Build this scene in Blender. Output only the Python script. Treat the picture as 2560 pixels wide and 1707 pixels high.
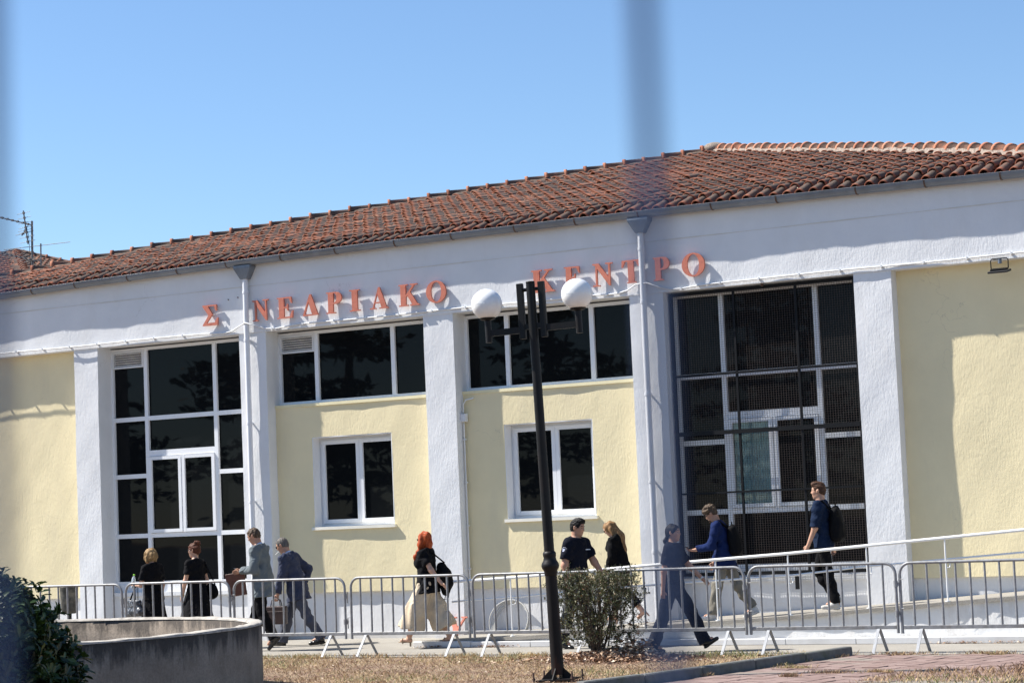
import bpy, bmesh, math, random
import numpy as np
from mathutils import Vector, Matrix
random.seed(7); np.random.seed(7)
for o in list(bpy.data.objects): bpy.data.objects.remove(o)
S = bpy.context.scene
COL = S.collection
rad = math.radians

# ------------------------------------------------------------------ camera
YAW, PITCH, ROLL = rad(29.505), rad(4.804), rad(2.371)
CAM = Vector((17.308, -27.627, 1.72))
dv = Vector((-math.sin(YAW)*math.cos(PITCH), math.cos(YAW)*math.cos(PITCH), math.sin(PITCH)))
r0 = Vector((math.cos(YAW), math.sin(YAW), 0)); u0 = r0.cross(dv)
rv = r0*math.cos(ROLL) - u0*math.sin(ROLL); uv = u0*math.cos(ROLL) + r0*math.sin(ROLL)
cd = bpy.data.cameras.new('camera'); cam = bpy.data.objects.new('camera', cd); COL.objects.link(cam)
m = Matrix((rv, uv, -dv)).transposed().to_4x4(); m.translation = CAM; cam.matrix_world = m
cd.sensor_width = 36; cd.lens = 75; cd.clip_start = .05; cd.clip_end = 3000
cd.dof.use_dof = True; cd.dof.focus_distance = 28.5; cd.dof.aperture_fstop = 7.6
S.camera = cam

# ------------------------------------------------------------------ sky, sun, exposure
SUN = Vector((3.40, 1.0, -4.02)).normalized()          # direction the light travels
EL = math.asin(-SUN.z); AZ = math.atan2(-SUN.x, -SUN.y)
W = bpy.data.worlds.new('World'); S.world = W; W.use_nodes = True
nt = W.node_tree; bg = nt.nodes['Background']
sky = nt.nodes.new('ShaderNodeTexSky'); sky.sky_type = 'NISHITA'; sky.sun_disc = False
sky.sun_elevation = EL; sky.sun_rotation = AZ; sky.altitude = 0; sky.air_density = 1.0; sky.dust_density = 0.0; sky.ozone_density = 6.0
nt.links.new(sky.outputs[0], bg.inputs[0]); bg.inputs[1].default_value = .084
ld = bpy.data.lights.new('sun', 'SUN'); ld.energy = 5.0; ld.angle = rad(.53); ld.color = (1, .955, .88)
lo = bpy.data.objects.new('sun', ld); COL.objects.link(lo); lo.location = (-30, -10, 40)
lo.rotation_euler = SUN.to_track_quat('-Z', 'Y').to_euler()
S.render.engine = 'CYCLES'
S.view_settings.view_transform = 'Standard'; S.view_settings.look = 'None'
S.view_settings.exposure = .95; S.view_settings.gamma = 1.0
S.cycles.max_bounces = 6; S.cycles.diffuse_bounces = 3; S.cycles.glossy_bounces = 3

# ------------------------------------------------------------------ helpers
def tag(o, label=None, cat=None, group=None, kind=None):
    if label: o['label'] = label
    if cat: o['category'] = cat
    if group: o['group'] = group
    if kind: o['kind'] = kind
    return o

def empty(name, loc=(0, 0, 0), rz=0, parent=None):
    o = bpy.data.objects.new(name, None); COL.objects.link(o)
    o.location = loc; o.rotation_euler = (0, 0, rz); o.empty_display_size = .2
    if parent: o.parent = parent
    return o

def link(name, me, parent=None, loc=None):
    o = bpy.data.objects.new(name, me); COL.objects.link(o)
    if parent: o.parent = parent
    if loc is not None: o.location = loc
    return o

def copy_tree(o, parent=None):
    c = o.copy(); COL.objects.link(c); c.parent = parent
    for ch in list(o.children): copy_tree(ch, c)
    return c

class MB:
    """collects shapes, then links them as ONE mesh object"""
    def __init__(s): s.v = []; s.f = []; s.sm = []
    def add(s, vs, fs, smooth=False):
        n = len(s.v); s.v += [tuple(p) for p in vs]
        s.f += [tuple(i+n for i in f) for f in fs]; s.sm += [smooth]*len(fs); return s
    def box(s, lo, hi, M=None):
        x0, y0, z0 = lo; x1, y1, z1 = hi
        vs = [(x0,y0,z0),(x1,y0,z0),(x1,y1,z0),(x0,y1,z0),(x0,y0,z1),(x1,y0,z1),(x1,y1,z1),(x0,y1,z1)]
        if M is not None: vs = [M @ Vector(p) for p in vs]
        return s.add(vs, [(0,3,2,1),(4,5,6,7),(0,1,5,4),(1,2,6,5),(2,3,7,6),(3,0,4,7)])
    def tube(s, pts, r, n=10, caps=True, rr=None):
        pts = [Vector(p) for p in pts]; m_ = len(pts); R = rr or [r]*m_
        vs = []; up = Vector((0, 0, 1)); prev = None
        for i, p in enumerate(pts):
            t = (pts[min(i+1, m_-1)] - pts[max(i-1, 0)]).normalized()
            if prev is None:
                a = t.orthogonal().normalized() if abs(t.z) > .95 else t.cross(up).normalized()
            else:
                a = (prev - t*prev.dot(t)).normalized()
            prev = a; b = t.cross(a)
            for k in range(n):
                th = 2*math.pi*k/n; vs.append(p + (a*math.cos(th) + b*math.sin(th))*R[i])
        fs = []
        for i in range(m_-1):
            for k in range(n):
                k2 = (k+1) % n; fs.append((i*n+k, i*n+k2, (i+1)*n+k2, (i+1)*n+k))
        s.add(vs, fs, True)
        if caps:
            s.add(vs[:n], [tuple(range(n-1, -1, -1))]); s.add(vs[-n:], [tuple(range(n))])
        return s
    def lathe(s, prof, n=20, M=None):
        vs = []; fs = []
        for r, z in prof:
            for k in range(n):
                th = 2*math.pi*k/n; p = Vector((r*math.cos(th), r*math.sin(th), z)); vs.append(M @ p if M is not None else p)
        for i in range(len(prof)-1):
            for k in range(n):
                k2 = (k+1) % n; fs.append((i*n+k, i*n+k2, (i+1)*n+k2, (i+1)*n+k))
        fs.append(tuple(range(n-1, -1, -1))); q = (len(prof)-1)*n; fs.append(tuple(range(q, q+n)))
        return s.add(vs, fs, True)
    def ell(s, c, rx, ry, rz, n=14, m_=9, M=None):
        vs = []; fs = []
        for i in range(m_+1):
            ph = math.pi*i/m_
            for k in range(n):
                th = 2*math.pi*k/n
                p = Vector((c[0]+rx*math.sin(ph)*math.cos(th), c[1]+ry*math.sin(ph)*math.sin(th), c[2]-rz*math.cos(ph)))
                vs.append(M @ p if M is not None else p)
        for i in range(m_):
            for k in range(n):
                k2 = (k+1) % n; fs.append((i*n+k, i*n+k2, (i+1)*n+k2, (i+1)*n+k))
        return s.add(vs, fs, True)
    def mesh(s, name, mat=None):
        me = bpy.data.meshes.new(name); me.from_pydata(s.v, [], s.f)
        me.polygons.foreach_set('use_smooth', s.sm)
        if mat: me.materials.append(mat)
        me.validate(); me.update(); return me
    def build(s, name, mat=None, parent=None, loc=None):
        return link(name, s.mesh(name, mat), parent, loc)

def bevel(o, w=.005, seg=1):
    b = o.modifiers.new('bevel', 'BEVEL'); b.width = w; b.segments = seg; b.limit_method = 'ANGLE'; return o

# ------------------------------------------------------------------ materials
def nmat(name):
    m = bpy.data.materials.new(name); m.use_nodes = True
    t = m.node_tree; return m, t, t.nodes['Principled BSDF']
def N(t, typ, **kw):
    n = t.nodes.new(typ)
    for k, v in kw.items(): setattr(n, k, v)
    return n
def coords(t, mode='Object', scale=(1, 1, 1)):
    if mode == 'World':
        g = N(t, 'ShaderNodeNewGeometry'); out = g.outputs['Position']
    else:
        g = N(t, 'ShaderNodeTexCoord'); out = g.outputs[mode]
    mp = N(t, 'ShaderNodeMapping'); mp.inputs['Scale'].default_value = scale
    t.links.new(out, mp.inputs['Vector']); return mp.outputs[0]
def noise(t, vec, scale, detail=4, rough=.55):
    n = N(t, 'ShaderNodeTexNoise'); n.inputs['Scale'].default_value = scale; n.inputs['Detail'].default_value = detail
    n.inputs['Roughness'].default_value = rough; t.links.new(vec, n.inputs['Vector']); return n.outputs['Fac']
def ramp(t, fac, stops):
    n = N(t, 'ShaderNodeValToRGB'); e = n.color_ramp.elements
    while len(e) < len(stops): e.new(.5)
    for i, (p, c) in enumerate(stops):
        e[i].position = p; e[i].color = (c if len(c) == 4 else (*c, 1)) if hasattr(c, '__len__') else (c, c, c, 1)
    t.links.new(fac, n.inputs[0]); return n.outputs[0]
def mixc(t, fac, a, b, typ='MIX'):
    n = N(t, 'ShaderNodeMix', data_type='RGBA', blend_type=typ)
    for sock, v in ((n.inputs[0], fac), (n.inputs[6], a), (n.inputs[7], b)):
        if hasattr(v, 'links') or hasattr(v, 'is_linked'): t.links.new(v, sock)
        elif hasattr(v, '__len__'): sock.default_value = v if len(v) == 4 else (*v, 1)
        else: sock.default_value = v
    return n.outputs[2]
def math_(t, op, a, b=0.0):
    n = N(t, 'ShaderNodeMath', operation=op)
    for i, v in enumerate((a, b)):
        if hasattr(v, 'is_linked'): t.links.new(v, n.inputs[i])
        else: n.inputs[i].default_value = v
    return n.outputs[0]
def bump(t, bsdf, h, strength=.3, dist=.01):
    n = N(t, 'ShaderNodeBump'); n.inputs['Strength'].default_value = strength; n.inputs['Distance'].default_value = dist
    t.links.new(h, n.inputs['Height']); t.links.new(n.outputs[0], bsdf.inputs['Normal']); return n
def mul(c, k): return tuple(min(1, x*k) for x in c)

def pm(name, base, rough=.6, ns=8, var=.12, bs=0, bd=.002, metal=0, mode='Object', spec=.5, dirt=None, dirt_amt=.5, stretch=(1, 1, 1), sheen=0, trans=0):
    """plain procedural material: base colour with noise variation, optional dirt patches, fine relief"""
    m, t, b = nmat(name); v = coords(t, mode, stretch)
    c = ramp(t, noise(t, v, ns, 5), [(.25, mul(base, 1-var)), (.75, mul(base, 1+var))])
    if dirt:
        d = ramp(t, noise(t, v, ns*.37, 6, .65), [(.5, 0), (.68, dirt_amt)])
        c = mixc(t, d, c, dirt)
    t.links.new(c, b.inputs['Base Color']); b.inputs['Roughness'].default_value = rough; b.inputs['Metallic'].default_value = metal
    b.inputs['Specular IOR Level'].default_value = spec
    if sheen: b.inputs['Sheen Weight'].default_value = sheen
    if bs: bump(t, b, noise(t, v, bs, 4), .6, bd)
    return m

def plaster(name, base, stain, k=1.0):
    """trowelled stucco: relief in three sizes, faint stains and hairline patches"""
    m, t, b = nmat(name); v = coords(t, 'World'); v2 = coords(t, 'World', (1, 1, .32))
    c = ramp(t, noise(t, v, 1.3, 6, .6), [(.3, mul(base, .95)), (.7, mul(base, 1.03))])
    st = ramp(t, noise(t, v2, 1.9, 7, .7), [(.52, 0), (.78, .38*k)])
    c = mixc(t, st, c, stain)
    # hairline cracks in places, splash dirt just above the ground
    vd = N(t, 'ShaderNodeVectorMath', operation='ADD'); ns_ = N(t, 'ShaderNodeTexNoise'); ns_.inputs['Scale'].default_value = 2.4; ns_.inputs['Detail'].default_value = 5; t.links.new(v, ns_.inputs['Vector']); t.links.new(v, vd.inputs[0]); t.links.new(ns_.outputs['Color'], vd.inputs[1])
    vo = N(t, 'ShaderNodeTexVoronoi', feature='DISTANCE_TO_EDGE'); vo.inputs['Scale'].default_value = .9; t.links.new(vd.outputs[0], vo.inputs['Vector'])
    cr = math_(t, 'MULTIPLY', ramp(t, vo.outputs['Distance'], [(.0, 1), (.005, 0)]), ramp(t, noise(t, v, .8, 2), [(.54, 0), (.62, .4)]))
    c = mixc(t, cr, c, mul(stain, .62))
    sp = N(t, 'ShaderNodeSeparateXYZ'); t.links.new(v, sp.inputs[0])
    sd = ramp(t, math_(t, 'SUBTRACT', math_(t, 'ADD', noise(t, v, 4, 5, .7), .0), math_(t, 'MULTIPLY', sp.outputs[2], 1.9)), [(.28, 0), (.62, .55)])
    c = mixc(t, sd, c, mul(stain, .78))
    t.links.new(c, b.inputs['Base Color']); b.inputs['Roughness'].default_value = .9; b.inputs['Specular IOR Level'].default_value = .10
    a = noise(t, v2, 40, 4, .55); a2 = noise(t, v, 13, 3, .6); a3 = noise(t, v, 3.2, 3, .5)
    mask = ramp(t, noise(t, v, 1.1, 3), [(.35, .45), (.65, 1.0)])
    h = math_(t, 'ADD', math_(t, 'MULTIPLY', math_(t, 'MULTIPLY', a, .0068), mask), math_(t, 'ADD', math_(t, 'MULTIPLY', a2, .0036), math_(t, 'MULTIPLY', a3, .0035)))
    bump(t, b, h, .72, 1.0)
    return m

M_WHITE = plaster('white_stucco', (.74, .745, .755), (.58, .55, .50), .6)
M_YEL = plaster('yellow_stucco', (.81, .705, .455), (.63, .55, .40))
M_PLINTH = plaster('plinth_stucco', (.74, .74, .74), (.5, .47, .43), 1.2)
M_FRAME = pm('white_aluminium', (.80, .81, .83), .35, 3, .03, mode='World')
M_SOFFIT = pm('soffit_paint', (.78, .77, .74), .8, 3, .05, 40, .002, mode='World', dirt=(.5, .45, .36), dirt_amt=.35)
M_LETTER = pm('terracotta_paint', (.56, .17, .105), .55, 25, .10, 80, .0008, dirt=(.34, .10, .06), dirt_amt=.6)
M_GUT = pm('zinc_gutter', (.19, .215, .25), .45, 3, .15, metal=.3, mode='World', dirt=(.07, .065, .06))
M_RUST = pm('rusty_strap', (.10, .06, .045), .8, 60, .3)
M_PIPE = pm('white_pvc', (.74, .75, .78), .4, 4, .04, mode='World', dirt=(.5, .49, .45), dirt_amt=.25)
M_BLACK = pm('black_steel', (.006, .0065, .008), .55, 20, .3, 90, .0006, spec=.2)
M_GALV = pm('galvanised_steel', (.255, .26, .27), .48, 16, .28, 60, .0005, metal=.2, dirt=(.14, .12, .10), dirt_amt=.6)
M_CONC = pm('grey_concrete', (.36, .34, .31), .9, 12, .18, 70, .004, dirt=(.14, .13, .12), dirt_amt=.6)
M_GLASS, _t, _b = nmat('dark_window_glass')
_b.inputs['Base Color'].default_value = (.006, .007, .008, 1); _b.inputs['Roughness'].default_value = .015; _b.inputs['Specular IOR Level'].default_value = .10
_v = coords(_t, 'World'); bump(_t, _b, noise(_t, _v, .9, 2), .05, .02)
M_CLEAR, _t, _b = nmat('clear_window_glass')
_o = _t.nodes['Material Output']; _t.nodes.remove(_b)
_fr = N(_t, 'ShaderNodeFresnel'); _tr = N(_t, 'ShaderNodeBsdfTransparent'); _gl = N(_t, 'ShaderNodeBsdfGlossy'); _mx = N(_t, 'ShaderNodeMixShader')
_fr.inputs[0].default_value = 1.5; _gl.inputs['Roughness'].default_value = .02; _tr.inputs[0].default_value = (.86, .92, .92, 1)
_t.links.new(_fr.outputs[0], _mx.inputs[0]); _t.links.new(_tr.outputs[0], _mx.inputs[1]); _t.links.new(_gl.outputs[0], _mx.inputs[2]); _t.links.new(_mx.outputs[0], _o.inputs[0])
# ================================================================== the building
BLD = tag(empty('building', (-1.3, 0, 0)), 'long single-storey conference centre, white pillars, yellow infill walls and tiled roof', 'building')
OFF = Vector((1.3, 0, 0))          # children are built in world coordinates
def bpart(mb, name, mat, parent=BLD):
    o = mb.build(name, mat, parent)
    if parent is BLD: o.location = OFF
    return o
def disp(x, z):
    return (.0042*math.sin(1.7*x+.6*z+1)+.0036*math.sin(3.3*x-2.2*z+2)+.0024*math.sin(6.7*x+4.1*z+.4)+.0016*math.sin(11.3*x-7.9*z)+.0012*math.sin(17*x+9*z+2))
def panel(mb, x0, x1, z0, z1, Y, d, cell=.13, amp=1.0, zt=None):
    nx = max(1, round((x1-x0)/cell)); nz = max(1, round((z1-z0)/cell)); vs = []; fs = []
    for j in range(nz+1):
        for i in range(nx+1):
            x = x0+(x1-x0)*i/nx; z = z0+((zt(x) if zt else z1)-z0)*j/nz
            vs.append((x, Y+amp*disp(x, z), z))
    id_ = lambda i, j: j*(nx+1)+i
    for j in range(nz):
        for i in range(nx): fs.append((id_(i,j), id_(i+1,j), id_(i+1,j+1), id_(i,j+1)))
    mb.add(vs, fs, True)
    ring = [id_(i,0) for i in range(nx+1)]+[id_(nx,j) for j in range(1,nz+1)]+[id_(i,nz) for i in range(nx-1,-1,-1)]+[id_(0,j) for j in range(nz-1,0,-1)]
    rv_ = [vs[k] for k in ring]; n = len(ring)
    bk = [(x, Y+d, z) for (x, y, z) in rv_]
    mb.add(rv_+bk, [((k+1) % n, k, n+k, n+(k+1) % n) for k in range(n)])

PIL = [(-10.33, -9.80), (-6.85, -6.34), (-3.38, -2.855), (.12, .65), (3.65, 4.19), (7.08, 7.62)]
XL, XR = -12.9, 10.25
b = MB(); panel(b, XL, XR, 4.90, 6.0, 0, .5, zt=lambda x: 6.085-.0011*(x-1.6)**2); bpart(b, 'beam', M_WHITE)
b = MB()
vs = []
for i in range(181):
    x0 = -12.8+i*.128; y0 = disp(x0, 5.65)-.0035; w0 = .006+.003*math.sin(x0*3)
    vs += [(x0, y0, 5.650-w0), (x0, y0, 5.650+w0)]
b.add(vs, [(2*i, 2*i+2, 2*i+3, 2*i+1) for i in range(180)])
bpart(b, 'joint_line', pm('old_tape_line', (.66, .63, .57), .9, 3, .15, mode='World'))
for (x0, x1) in PIL + [(9.75, XR)]:
    b = MB(); panel(b, x0, x1, 0.0, 4.92, .015, .5, .11); bpart(b, 'pillar', M_WHITE)
# infill walls
YW = .225
def infill(x0, x1, z0, z1, hole=None):
    b = MB()
    if hole:
        a0, a1, c0, c1 = hole
        panel(b, x0, a0, z0, z1, YW, .4); panel(b, a1, x1, z0, z1, YW, .4); panel(b, a0, a1, z0, c0, YW, .4); panel(b, a0, a1, c1, z1, YW, .4)
    else: panel(b, x0, x1, z0, z1, YW, .4)
    return bpart(b, 'infill_wall', M_YEL)
infill(-9.82, -6.84, .73, 4.93); infill(7.61, 9.77, .73, 4.93)
infill(-2.865, .13, .73, 3.70, (-2.17, -.67, 1.75, 3.17)); infill(.64, 3.66, .73, 3.70, (1.345, 2.845, 1.75, 3.17))
for x0, x1 in ((XL, -10.32), (-9.82, -6.84), (-6.35, -3.37), (-2.865, .13), (.64, 3.66), (4.18, 7.09), (7.61, 9.77)):
    b = MB(); panel(b, x0, x1, 0, .733, .28, .3, .12); bpart(b, 'plinth', M_PLINTH)
    b = MB(); b.box((x0+.004, .255, .0), (x1-.004, .285, .085)); bpart(b, 'skirting', pm('marble_skirting_%d' % int(x0*10+200), (.62, .61, .59), .5, 5, .12, mode='World', dirt=(.4, .36, .3)))
for x0, x1 in ((-6.35, -3.37), (4.18, 7.09)):          # sill block below the tall windows
    b = MB(); b.box((x0, .235, .735), (x1, .5, .80)); panel(b, x0+.002, x1-.002, .80, .925, .335, .2, .12, .3); bpart(b, 'window_sill', M_WHITE)
for x0, x1 in ((-2.86, .125), (.645, 3.655)):
    b = MB(); b.box((x0, .203, 3.665), (x1, .5, 3.712)); bpart(b, 'window_sill', pm('sill_paint_%d' % int(x0*10+100), (.80, .72, .46), .8, 4, .08, mode='World'))
M_SILLW = pm('white_sill', (.78, .75, .66), .7, 5, .06, mode='World')
for x0 in (-2.17, 1.345):
    b = MB(); b.box((x0-.03, .180, 1.705), (x0+1.53, .45, 1.752)); bpart(b, 'window_sill', M_SILLW)
    b = MB()                                              # white painted reveal
    b.box((x0-.001, .23, 1.753), (x0+.012, .5, 3.172)); b.box((x0+1.488, .23, 1.753), (x0+1.501, .5, 3.172)); b.box((x0+.012, .23, 3.158), (x0+1.488, .5, 3.1715))
    bpart(b, 'window_reveal', M_FRAME)
b = MB()                                                  # inner core so no light leaks through
b.box((XL+.05, .56, 0), (XR-.05, 17.0, 5.75)); bpart(b, 'rear_wall', M_WHITE)

def rect_frame(b, x0, x1, z0, z1, w, Y, d=.05):
    b.box((x0, Y, z0), (x0+w, Y+d, z1)); b.box((x1-w, Y, z0), (x1, Y+d, z1)); b.box((x0+w, Y+.001, z0), (x1-w, Y+d, z0+w)); b.box((x0+w, Y+.001, z1-w), (x1-w, Y+d, z1))
def pane(win, x0, x1, z0, z1, Y, mat=None):
    t = random.uniform(-.0012, .0012); u = random.uniform(-.0012, .0012)
    b = MB(); b.add([(x0, Y+t, z0), (x1, Y-t+u, z0), (x1, Y-t, z1), (x0, Y+t-u, z1)], [(0, 1, 2, 3)])
    b.add([(x0, Y+.008, z0), (x1, Y+.008, z0), (x1, Y+.008, z1), (x0, Y+.008, z1)], [(3, 2, 1, 0)])
    b.build('pane', mat or M_GLASS, win)
M_LOUV = pm('louvre_aluminium', (.70, .71, .72), .5, 6, .06, mode='World', dirt=(.45, .44, .42), dirt_amt=.3)
def louvre(win, x0, x1, z0, z1, Y):
    b = MB(); rect_frame(b, x0, x1, z0, z1, .03, Y-.012, .05)
    n = 6; h = (z1-z0-.06)/n
    for k in range(n):
        z = z0+.03+h*(k+.5); M = Matrix.Translation((0, Y+.012, z)) @ Matrix.Rotation(rad(-30), 4, 'X')
        b.box((x0+.03, -.017, -.003), (x1-.03, .017, .003), M)
    b.build('louvre', M_LOUV, win); q = MB(); q.box((x0+.02, Y+.045, z0+.02), (x1-.02, Y+.05, z1-.02)); q.build('louvre_back', M_BLACK, win)
def window_part():
    o = bpy.data.objects.new('window', None); COL.objects.link(o); o.parent = BLD; o.location = OFF; o.empty_display_size = .2; return o

def tall_window(x0, x1, louv, blind=False):
    w = window_part(); Y = .35; f = MB(); z0, z1 = .925, 4.875
    xa, xb = x0+.745, x0+2.185
    rect_frame(f, x0, x1, z0, z1, .05, Y, .09)
    for x in (xa, xb): f.box((x-.036, Y+.002, z0+.05), (x+.036, Y+.09, z1-.05))
    H = lambda xs, xe, z, h=.036: f.box((xs, Y+.004, z-h), (xe, Y+.09, z+h))
    for z in (3.68, 1.73):
        H(x0+.05, xa-.036, z); H(xa+.036, xb-.036, z); H(xb+.036, x1-.05, z)
    H(x0+.05, xa-.036, 2.725); H(xb+.036, x1-.05, 2.725); H(xa+.036, xb-.036, 3.09, .05)
    xm = (xa+xb)/2; f.box((xm-.03, Y+.006, 1.766), (xm+.03, Y+.09, 3.04))
    f.build('frame', M_FRAME, w)
    for s, e in ((xa+.04, xm-.012), (xm+.012, xb-.04)):
        c = MB(); rect_frame(c, s, e, 1.772, 3.034, .055, Y-.022, .06); c.build('casement', M_FRAME, w)
    yp = Y+.045
    for s, e in ((x0+.05, xa-.036), (xb+.036, x1-.05)):
        zt = 4.825
        if louv and s < xa: louvre(w, s, e, 4.545, 4.825, Y); zt = 4.545
        pane(w, s, e, 3.716, zt, yp); pane(w, s, e, 2.761, 3.644, yp); pane(w, s, e, 1.766, 2.689, yp); pane(w, s, e, .975, 1.694, yp)
    pane(w, xa+.036, xb-.036, 3.716, 4.825, yp); pane(w, xa+.036, xb-.036, 3.14, 3.644, yp); pane(w, xa+.036, xb-.036, .975, 1.694, yp)
    for i, (s, e) in enumerate(((xa+.095, xm-.067), (xm+.067, xb-.095))):
        if blind and i == 0:
            pane(w, s, e, 1.827, 2.979, Y+.01, M_CLEAR)
            q = MB()
            for k in range(5):
                xx = s+(e-s)*k/5; q.box((xx, Y+.05+.006*(k % 2), 1.80), (xx+(e-s)/5-.002, Y+.053+.006*(k % 2), 3.0))
            q.build('blind', pm('blind_fabric', (.58, .70, .70), .9, 4, .05, mode='World'), w)
        else: pane(w, s, e, 1.827, 2.979, Y+.01)
    return w
tall_window(-6.345, -3.375, True); tall_window(4.185, 7.085, False, True)

def upper_window(x0, x1, louv):
    w = window_part(); Y = .35; f = MB(); rect_frame(f, x0, x1, 3.713, 4.875, .05, Y, .09)
    xa, xb = x0+.74, x0+2.19
    for x in (xa, xb): f.box((x-.036, Y+.002, 3.763), (x+.036, Y+.09, 4.825))
    f.build('frame', M_FRAME, w)
    zt = 4.825
    if louv: louvre(w, x0+.05, xa-.036, 4.545, 4.825, Y); zt = 4.545
    pane(w, x0+.05, xa-.036, 3.763, zt, Y+.045); pane(w, xa+.036, xb-.036, 3.763, 4.825, Y+.045); pane(w, xb+.036, x1-.05, 3.763, 4.825, Y+.045)
upper_window(-2.86, .125, True); upper_window(.645, 3.655, False)

def lower_window(x0):
    w = window_part(); Y = .425; x1 = x0+1.476; z0, z1 = 1.753, 3.158; f = MB()
    rect_frame(f, x0, x1, z0, z1, .045, Y, .08); f.build('frame', M_FRAME, w)
    xm = (x0+x1)/2+.02
    for s, e in ((x0+.047, xm), (xm+.004, x1-.047)):
        c = MB(); rect_frame(c, s, e, z0+.047, z1-.047, .062, Y-.025, .06); c.build('casement', M_FRAME, w)
        pane(w, s+.062, e-.062, z0+.109, z1-.109, Y+.005)
lower_window(-2.158); lower_window(1.357)

# ------------------------------------------------------------------ roof
TB = .259; AX, AY = 1.30, 8.65                 # apex in plan
YE = -.135; HXL, HXR = -13.1, 10.55             # hip feet at the eave line
def eavez(x): return 6.085-.0011*(x-1.6)**2
def roofz(x, y):
    return eavez(x)*max(0, 1-(y-YE)/6)+6.075*min(1, (y-YE)/6) + TB*(y-YE) + .045*min(1, (y-YE)/.40)
def yhip(x): return YE+(AY-YE)*((x-HXL)/(AX-HXL) if x < AX else (HXR-x)/(HXR-AX))
M_TILE, t_, b_ = nmat('clay_tile')
v_ = coords(t_, 'World'); at = N(t_, 'ShaderNodeAttribute', attribute_name='tint'); al = N(t_, 'ShaderNodeAttribute', attribute_name='along')
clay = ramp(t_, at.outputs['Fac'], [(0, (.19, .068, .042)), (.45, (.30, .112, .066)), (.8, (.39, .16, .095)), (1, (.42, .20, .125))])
n1 = noise(t_, v_, 9, 6, .65); n2 = noise(t_, v_, 55, 4, .7)
w1 = math_(t_, 'ADD', math_(t_, 'MULTIPLY', n1, .75), math_(t_, 'MULTIPLY', n2, .5))
w2 = math_(t_, 'ADD', w1, math_(t_, 'MULTIPLY', ramp(t_, al.outputs['Fac'], [(.0, 0), (.07, .10), (.16, .42), (1, .50)]), .9))
w3 = math_(t_, 'ADD', math_(t_, 'SUBTRACT', w2, math_(t_, 'MULTIPLY', at.outputs['Fac'], .20)), math_(t_, 'MULTIPLY', math_(t_, 'SUBTRACT', noise(t_, v_, .75, 4, .6), .5), .55))
lich = ramp(t_, w3, [(.67, 0), (.91, .92)])
gcol = ramp(t_, n2, [(.3, (.060, .046, .038)), (.55, (.105, .086, .070)), (.75, (.24, .215, .18))])
t_.links.new(mixc(t_, lich, clay, gcol), b_.inputs['Base Color']); b_.inputs['Roughness'].default_value = .92; b_.inputs['Specular IOR Level'].default_value = .2
bump(t_, b_, n2, .5, .006)

def tile_geo(L=.43, a0=.070, h0=.073, a1=.055, h1=.060, th=.013, seg=6, lip=0):
    """half barrel along +y; lower end at y=0"""
    vs = []; al_ = []
    st = [(0, 0), (.10, .25), (1, 1)] if not lip else [(0, 0), (.13, .1), (.131, .3), (1, 1)]
    for q, (s, _) in enumerate(st):
        ex = lip if (lip and q < 2) else 0
        a = a0+(a1-a0)*s+ex; h = h0+(h1-h0)*s+ex
        for k in range(seg+1):
            th_ = math.pi*k/seg; vs.append((a*math.cos(th_), L*s, h*math.sin(th_))); al_.append(s)
    n0 = len(vs); fs = []
    for q in range(len(st)-1):
        for k in range(seg): i = q*(seg+1)+k; fs.append((i, i+seg+1, i+seg+2, i+1))
    for s in (0, 1):
        a = a0+(a1-a0)*s-th; h = h0+(h1-h0)*s-th
        for k in range(seg+1):
            th_ = math.pi*k/seg; vs.append((a*math.cos(th_), L*s, h*math.sin(th_))); al_.append(.0 if s == 0 else 1)
    for k in range(seg):
        i = n0+k; fs.append((i+1, i+seg+2, i+seg+1, i)); fs.append((k, k+1, n0+k+1, n0+k))
    return vs, fs, al_
def tile_mesh(name, tints, geo, mats=None):
    """geo: (vs,fs,al) list with matrices -> one mesh with tint/along attributes"""
    V = []; F = []; A = []; T = []
    for (vs, fs, al_), M, tn in geo:
        n = len(V); V += [tuple(M @ Vector(p)) for p in vs]; F += [tuple(i+n for i in f) for f in fs]; A += al_; T += [tn]*len(vs)
    me = bpy.data.meshes.new(name); me.from_pydata(V, [], F); me.polygons.foreach_set('use_smooth', [True]*len(F))
    for nm, arr in (('tint', T), ('along', A)):
        at_ = me.attributes.new(nm, 'FLOAT', 'POINT'); at_.data.foreach_set('value', arr)
    me.materials.append(mats or M_TILE); me.validate(); return me
ROOF = tag(bpy.data.objects.new('roof', None)); COL.objects.link(ROOF); ROOF.parent = BLD; ROOF.location = OFF
b = MB()                                                   # roof deck, four slopes
zb = 5.97
P = [(HXL, YE+.02, zb), (HXR, YE+.02, zb), (HXR, 17.4, zb), (HXL, 17.4, zb), (AX, AY, roofz(AX, AY)-.06)]
ex = [HXL+(HXR-HXL)*i/40 for i in range(41)]
b.add([(x, YE+.06, eavez(x)-.02) for x in ex]+[(AX, AY, roofz(AX, AY)-.08)], [(i, i+1, 41) for i in range(40)])
b.add([(HXL, YE+.06, eavez(HXL)-.02), (HXR, YE+.06, eavez(HXR)-.02), (HXR, 17.4, 6.0), (HXL, 17.4, 6.0), (AX, AY, roofz(AX, AY)-.08)], [(1, 2, 4), (2, 3, 4), (3, 0, 4)])
b.build('roof_deck', pm('deck_clay', (.10, .045, .03), .95, 20, .3, mode='World'), ROOF)
TG = tile_geo(); PX = .2003; EXP = .318
tiles = []
nc = int((HXR-HXL)/PX)
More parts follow.
